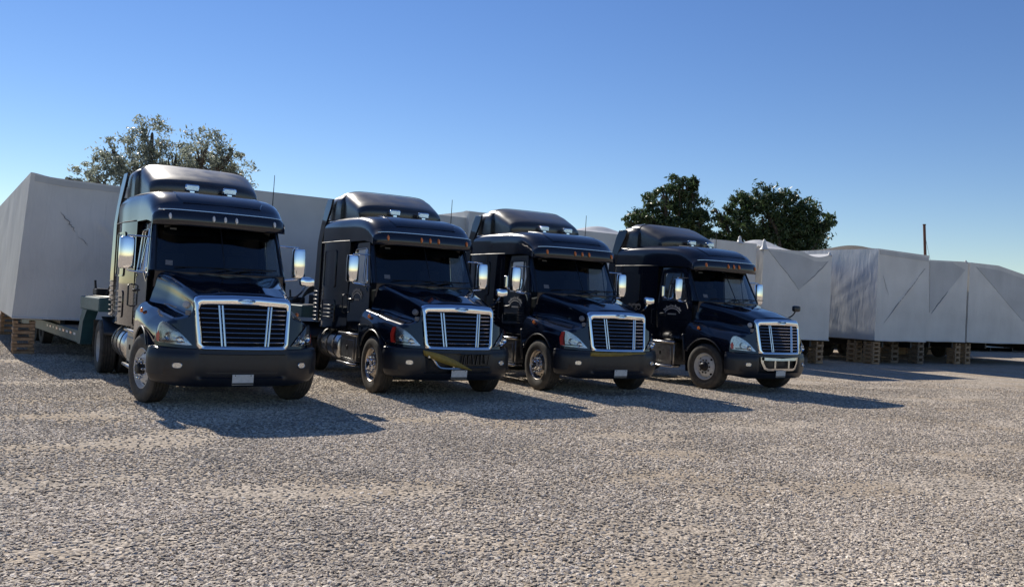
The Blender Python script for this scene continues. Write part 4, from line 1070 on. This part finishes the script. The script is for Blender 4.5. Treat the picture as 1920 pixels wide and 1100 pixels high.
wrapped_box('wrapped module with dipping lid and slanting folds at the end of the row', Dc, A31, Dw, 8, .95, 4.36, 25, creases=((.04, .9, .55, .28, .03, .025), (.55, .28, .98, .85, .03, .03), (.60, .02, .60, .4, .02, .02)),
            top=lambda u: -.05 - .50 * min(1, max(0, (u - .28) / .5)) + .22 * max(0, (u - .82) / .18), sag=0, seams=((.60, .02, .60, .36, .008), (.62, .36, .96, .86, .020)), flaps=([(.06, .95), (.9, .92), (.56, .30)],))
def alng(c, ang, t, back): return (c[0] + math.cos(ang) * t - math.sin(ang) * back, c[1] + math.sin(ang) * t + math.cos(ang) * back)
wrapped_box('narrow wrapped module set back in the gap beside the glossy film', alng(Arp, A31, .12, 2.4), A31, 2.2, 6, .88, 3.9, 31)  # unseen module added to stop sun passing through the gap
bk = at_y(1560, 640, 46.)
for k, lb in enumerate(('second-row module seen through the gap under the tallest module', 'second-row module seen through the gap under the pole-side module', 'second-row module seen through the gap under the end module', 'second-row module beyond the outer end of the row')):
    wrapped_box(lb, alng((bk.x, bk.y), A31, 5.6 * k, 0.), A31, 5.45, 7., .30, 3.9, 40 + k, front_mat='wrapdull')  # modules added, in a darker wrap, to darken the view under the front row
def along(c, ang, t, back=.35): return (c[0] + math.cos(ang) * t - math.sin(ang) * back, c[1] + math.sin(ang) * t + math.cos(ang) * back)
p = along(L1c, A34, .26, .24); crib('tall narrow crib of stacked planks under the dirty-sided module corner', p[0], p[1], A34, .44, .755, 1, 10)
p = along(L1c, A34, 3.9, .4); crib('crib of planks under the dirty-sided module beside the teal neck', p[0], p[1], A34, .44, .755, 2, 10)
p = along(L1c, A34, .4, 7.5); crib('crib of planks under the far end of the dirty-sided module', p[0], p[1], A34, .44, .755, 4, 10)
p = along(L2p, A34, .35, .4); crib('crib of planks under the plain module behind the first trucks', p[0], p[1], A34, .44, .785, 3, 10)
p = along(Alp, A31, Aw - .3, .3); crib('slender crib of planks under the module with V-shaped fold', p[0], p[1], A31, .38, .815, 5, 8)
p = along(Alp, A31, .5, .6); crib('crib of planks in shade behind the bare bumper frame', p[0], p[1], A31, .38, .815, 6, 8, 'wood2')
p = along(Bc, A31, .24, .28); crib('wide orange-brown crib at the front corner of the tallest module', p[0], p[1], A31, .44, .855, 7, 11)
p = along(Bc, A31, .24, 1.05); crib('crib set behind the corner crib of the tallest module', p[0], p[1], A31, .40, .855, 8, 9)
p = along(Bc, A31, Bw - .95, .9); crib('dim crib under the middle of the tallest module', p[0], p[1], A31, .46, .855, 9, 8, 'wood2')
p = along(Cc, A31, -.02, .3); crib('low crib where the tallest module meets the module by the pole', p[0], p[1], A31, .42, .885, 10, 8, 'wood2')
p = along(Cc, A31, Cw - .28, .3); crib('crib under the pole-side module next to the end module', p[0], p[1], A31, .38, .885, 11, 8)
p = along(Dc, A31, .32, .3); crib('crib under the end module with dipping lid', p[0], p[1], A31, .38, .885, 12, 8)
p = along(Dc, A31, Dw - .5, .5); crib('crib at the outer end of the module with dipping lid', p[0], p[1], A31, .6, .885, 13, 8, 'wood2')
# old axles and beams seen dimly under the right-hand modules
for k, (c, w_) in enumerate(((Alp, Aw), (Bc, Bw), (Cc, Cw), (Dc, Dw))):
    r = empty('axle_set', (*along(c, A31, w_ * .52, 4.2), 0), A31); tag(r, ['pair of running-gear wheels under the module with V-shaped fold', 'pair of running-gear wheels under the tallest module', 'pair of running-gear wheels under the module by the pole', 'pair of running-gear wheels under the end module with dipping lid'][k], 'axle', 'running gear under the modules')
    part('axle_beam', r, lambda: MB().tube([(-.9, 0, .40), (.9, 0, .40)], .05, 8), 'darksteel', key='axb')
    for s in (-1, 1):
        part('wheel', r, lambda s=s: MB().lathe([(.0, .07), (.19, .07), (.22, .10), (.33, .12), (.38, .10), (.385, -.10), (.33, -.12), (0, -.1)], (s * .8, 0, .385), 'x', 24, s), 'rubber', key=('axw', s))
for k, (px, py, Y) in enumerate(((1668, 664, 43.), (1715, 664, 44.5), (1745, 664, 45.), (1785, 664, 46.))):  # boards added to stand in for tan patches of sunlit ground
    p = at_y(px, py, Y); r = empty('timber_bundle', (p.x, p.y, 0), R(20 + 5 * k)); tag(r, ['sunlit bundle of tan boards beyond the gap under the tallest module', 'smaller sunlit bundle of boards beyond the tallest module', 'narrow sunlit bundle of boards beyond the module by the pole', 'short sunlit bundle of boards beyond the pole-side module'][k], 'lumber', 'lumber stacked behind the modules')
    for j in range(4):
        for q in range(3):
            part('board', r, lambda: MB().box((0, 0, 0), (1.5, .16, .13), ch=.006), 'wood', key='bdl').location = (0, (q - 1) * .19, .075 + .142 * j)

# ------------------------------------------------------------------ trees
def tree(name, label, D, lobes, leafm, nleaf, leaf, seed, trunk_px, group, droop=0.):
    rr = np.random.default_rng(seed); base = at_y(trunk_px, 640, D); bx, by = base.x, base.y
    r = empty(name, (bx, by, 0)); tag(r, label, 'tree', group)
    cen = []
    for px, py, rad, dy in lobes:
        p = at_y(px, py, D + dy); cen.append((np.array([p.x - bx, p.y - by, p.z]), rad / FPX * D))
    # limbs
    mb = MB(); tz = min(c[2] - q for c, q in cen); tz = max(1.6, tz * .8)
    mb.tube([(0, 0, -.05), (.08, .05, tz * .5), (0, 0, tz)], [.34, .27, .22], 10)
    for c, q in cen:
        m1 = np.array([0, 0, tz]) * .5 + c * .5 + rr.normal(0, .25, 3); mb.tube(crom([(0, 0, tz - .2), tuple(m1), tuple(c), tuple(c + np.array([0, 0, q * .3]))], 4), list(np.linspace(.18, .03, 13)), 7)
        for k in range(7):
            e = c + np.clip(rr.normal(0, .32, 3), -.55, .55) * q; s0 = m1 + (c - m1) * rr.uniform(.3, 1); mb.tube([tuple(s0), tuple((s0 + e) / 2 + rr.normal(0, .12, 3)), tuple(e)], [.055, .035, .014], 5)
    part('trunk', r, mb, 'bark', 60)
    # crown
    tot = sum(q ** 2 for _, q in cen); V = []; F = []
    for c, q in cen:
        ncl = max(6, int(110 * q * q / tot * len(cen) / 3.0)); n_here = int(nleaf * q * q / tot); per = max(8, n_here // ncl)
        for k in range(ncl):
            d = rr.normal(0, 1, 3); d /= np.linalg.norm(d); cc = c + d * q * (rr.uniform(.25, 1.0) ** .55) * np.array([1, 1, .9]); cr = q * rr.uniform(.16, .34)
            P_ = cc + rr.normal(0, .5, (per, 3)) * cr * np.array([1, 1, .75])
            for p_ in P_:
                a = rr.normal(0, 1, 3); a[2] -= droop; a /= np.linalg.norm(a); b_ = np.cross(a, rr.normal(0, 1, 3)); b_ /= np.linalg.norm(b_) + 1e-9
                l = leaf * rr.uniform(.6, 1.35); w = l * .32; o = len(V)
                V += [p_ - a * l * .5, p_ + b_ * w * .5, p_ + a * l * .5, p_ - b_ * w * .5]; F.append((o, o + 1, o + 2, o + 3))
    me = bpy.data.meshes.new('crown'); me.from_pydata([tuple(v) for v in V], [], F); me.materials.append(M[leafm]); obj('crown', me, r)
    return r
tree('eucalyptus_tree', 'sparse grey-green tree rising behind the clear-marker truck and dirty-sided module', 38.,
     [(285, 262, 46, 0), (215, 290, 40, 1), (385, 285, 50, -.5), (330, 300, 45, 1), (255, 315, 50, 0), (165, 330, 32, 1.5), (430, 295, 30, 0), (440, 335, 40, 1), (300, 345, 60, 0), (395, 345, 55, 1), (200, 350, 45, 0), (130, 338, 10, 0)], 'leaf_grey', 18000, .19, 5, 300, 'trees beyond the modules', .5)
tree('broadleaf_tree', 'dark green tree with an upright notched crown behind the bare-bumper truck', 55.,
     [(1280, 352, 30, 0), (1245, 372, 34, 0), (1290, 390, 40, 1), (1215, 410, 32, 0), (1185, 418, 18, -.5), (1260, 425, 45, .5), (1310, 420, 34, 0), (1330, 440, 30, 1), (1300, 345, 18, 0), (1230, 440, 50, 1)], 'leaf_dark', 20000, .28, 9, 1262, 'trees beyond the modules')
tree('broadleaf_tree', 'broad dome-shaped dark green tree behind the modules with folded lids', 56.,
     [(1425, 375, 34, 0), (1390, 388, 36, .5), (1470, 390, 38, 0), (1515, 405, 38, -.5), (1430, 420, 50, 0), (1480, 430, 50, 0), (1535, 430, 32, 0), (1380, 430, 36, 0), (1360, 405, 22, 1), (1345, 400, 14, 0), (1550, 415, 18, 0), (1450, 455, 55, 1), (1510, 455, 45, .5), (1370, 455, 30, 0)], 'leaf_dark', 27000, .28, 13, 1450, 'trees beyond the modules')

# ------------------------------------------------------------------ pole
pb = at_y(1734, 640, 46.); ptop = at_y(1733, 422, 46.)
pr = empty('utility_pole', (pb.x, pb.y, 0)); tag(pr, 'slim rusty brown pole standing behind the tallest module', 'pole')
part('shaft', pr, MB().tube([(0, 0, -.05), (-.02, 0, 3.0), (ptop.x - pb.x, 0, ptop.z)], [.085, .08, .07], 12), 'rust')
part('cap', pr, MB().lathe([(.0, .0), (.085, .0), (.085, .05), (0, .06)], (ptop.x - pb.x, 0, ptop.z), 'z', 12), 'rust')
part('guy_wire', pr, MB().tube([(ptop.x - pb.x, 0, ptop.z - .3), (1.6, .4, 0.)], .008, 5), 'wire')
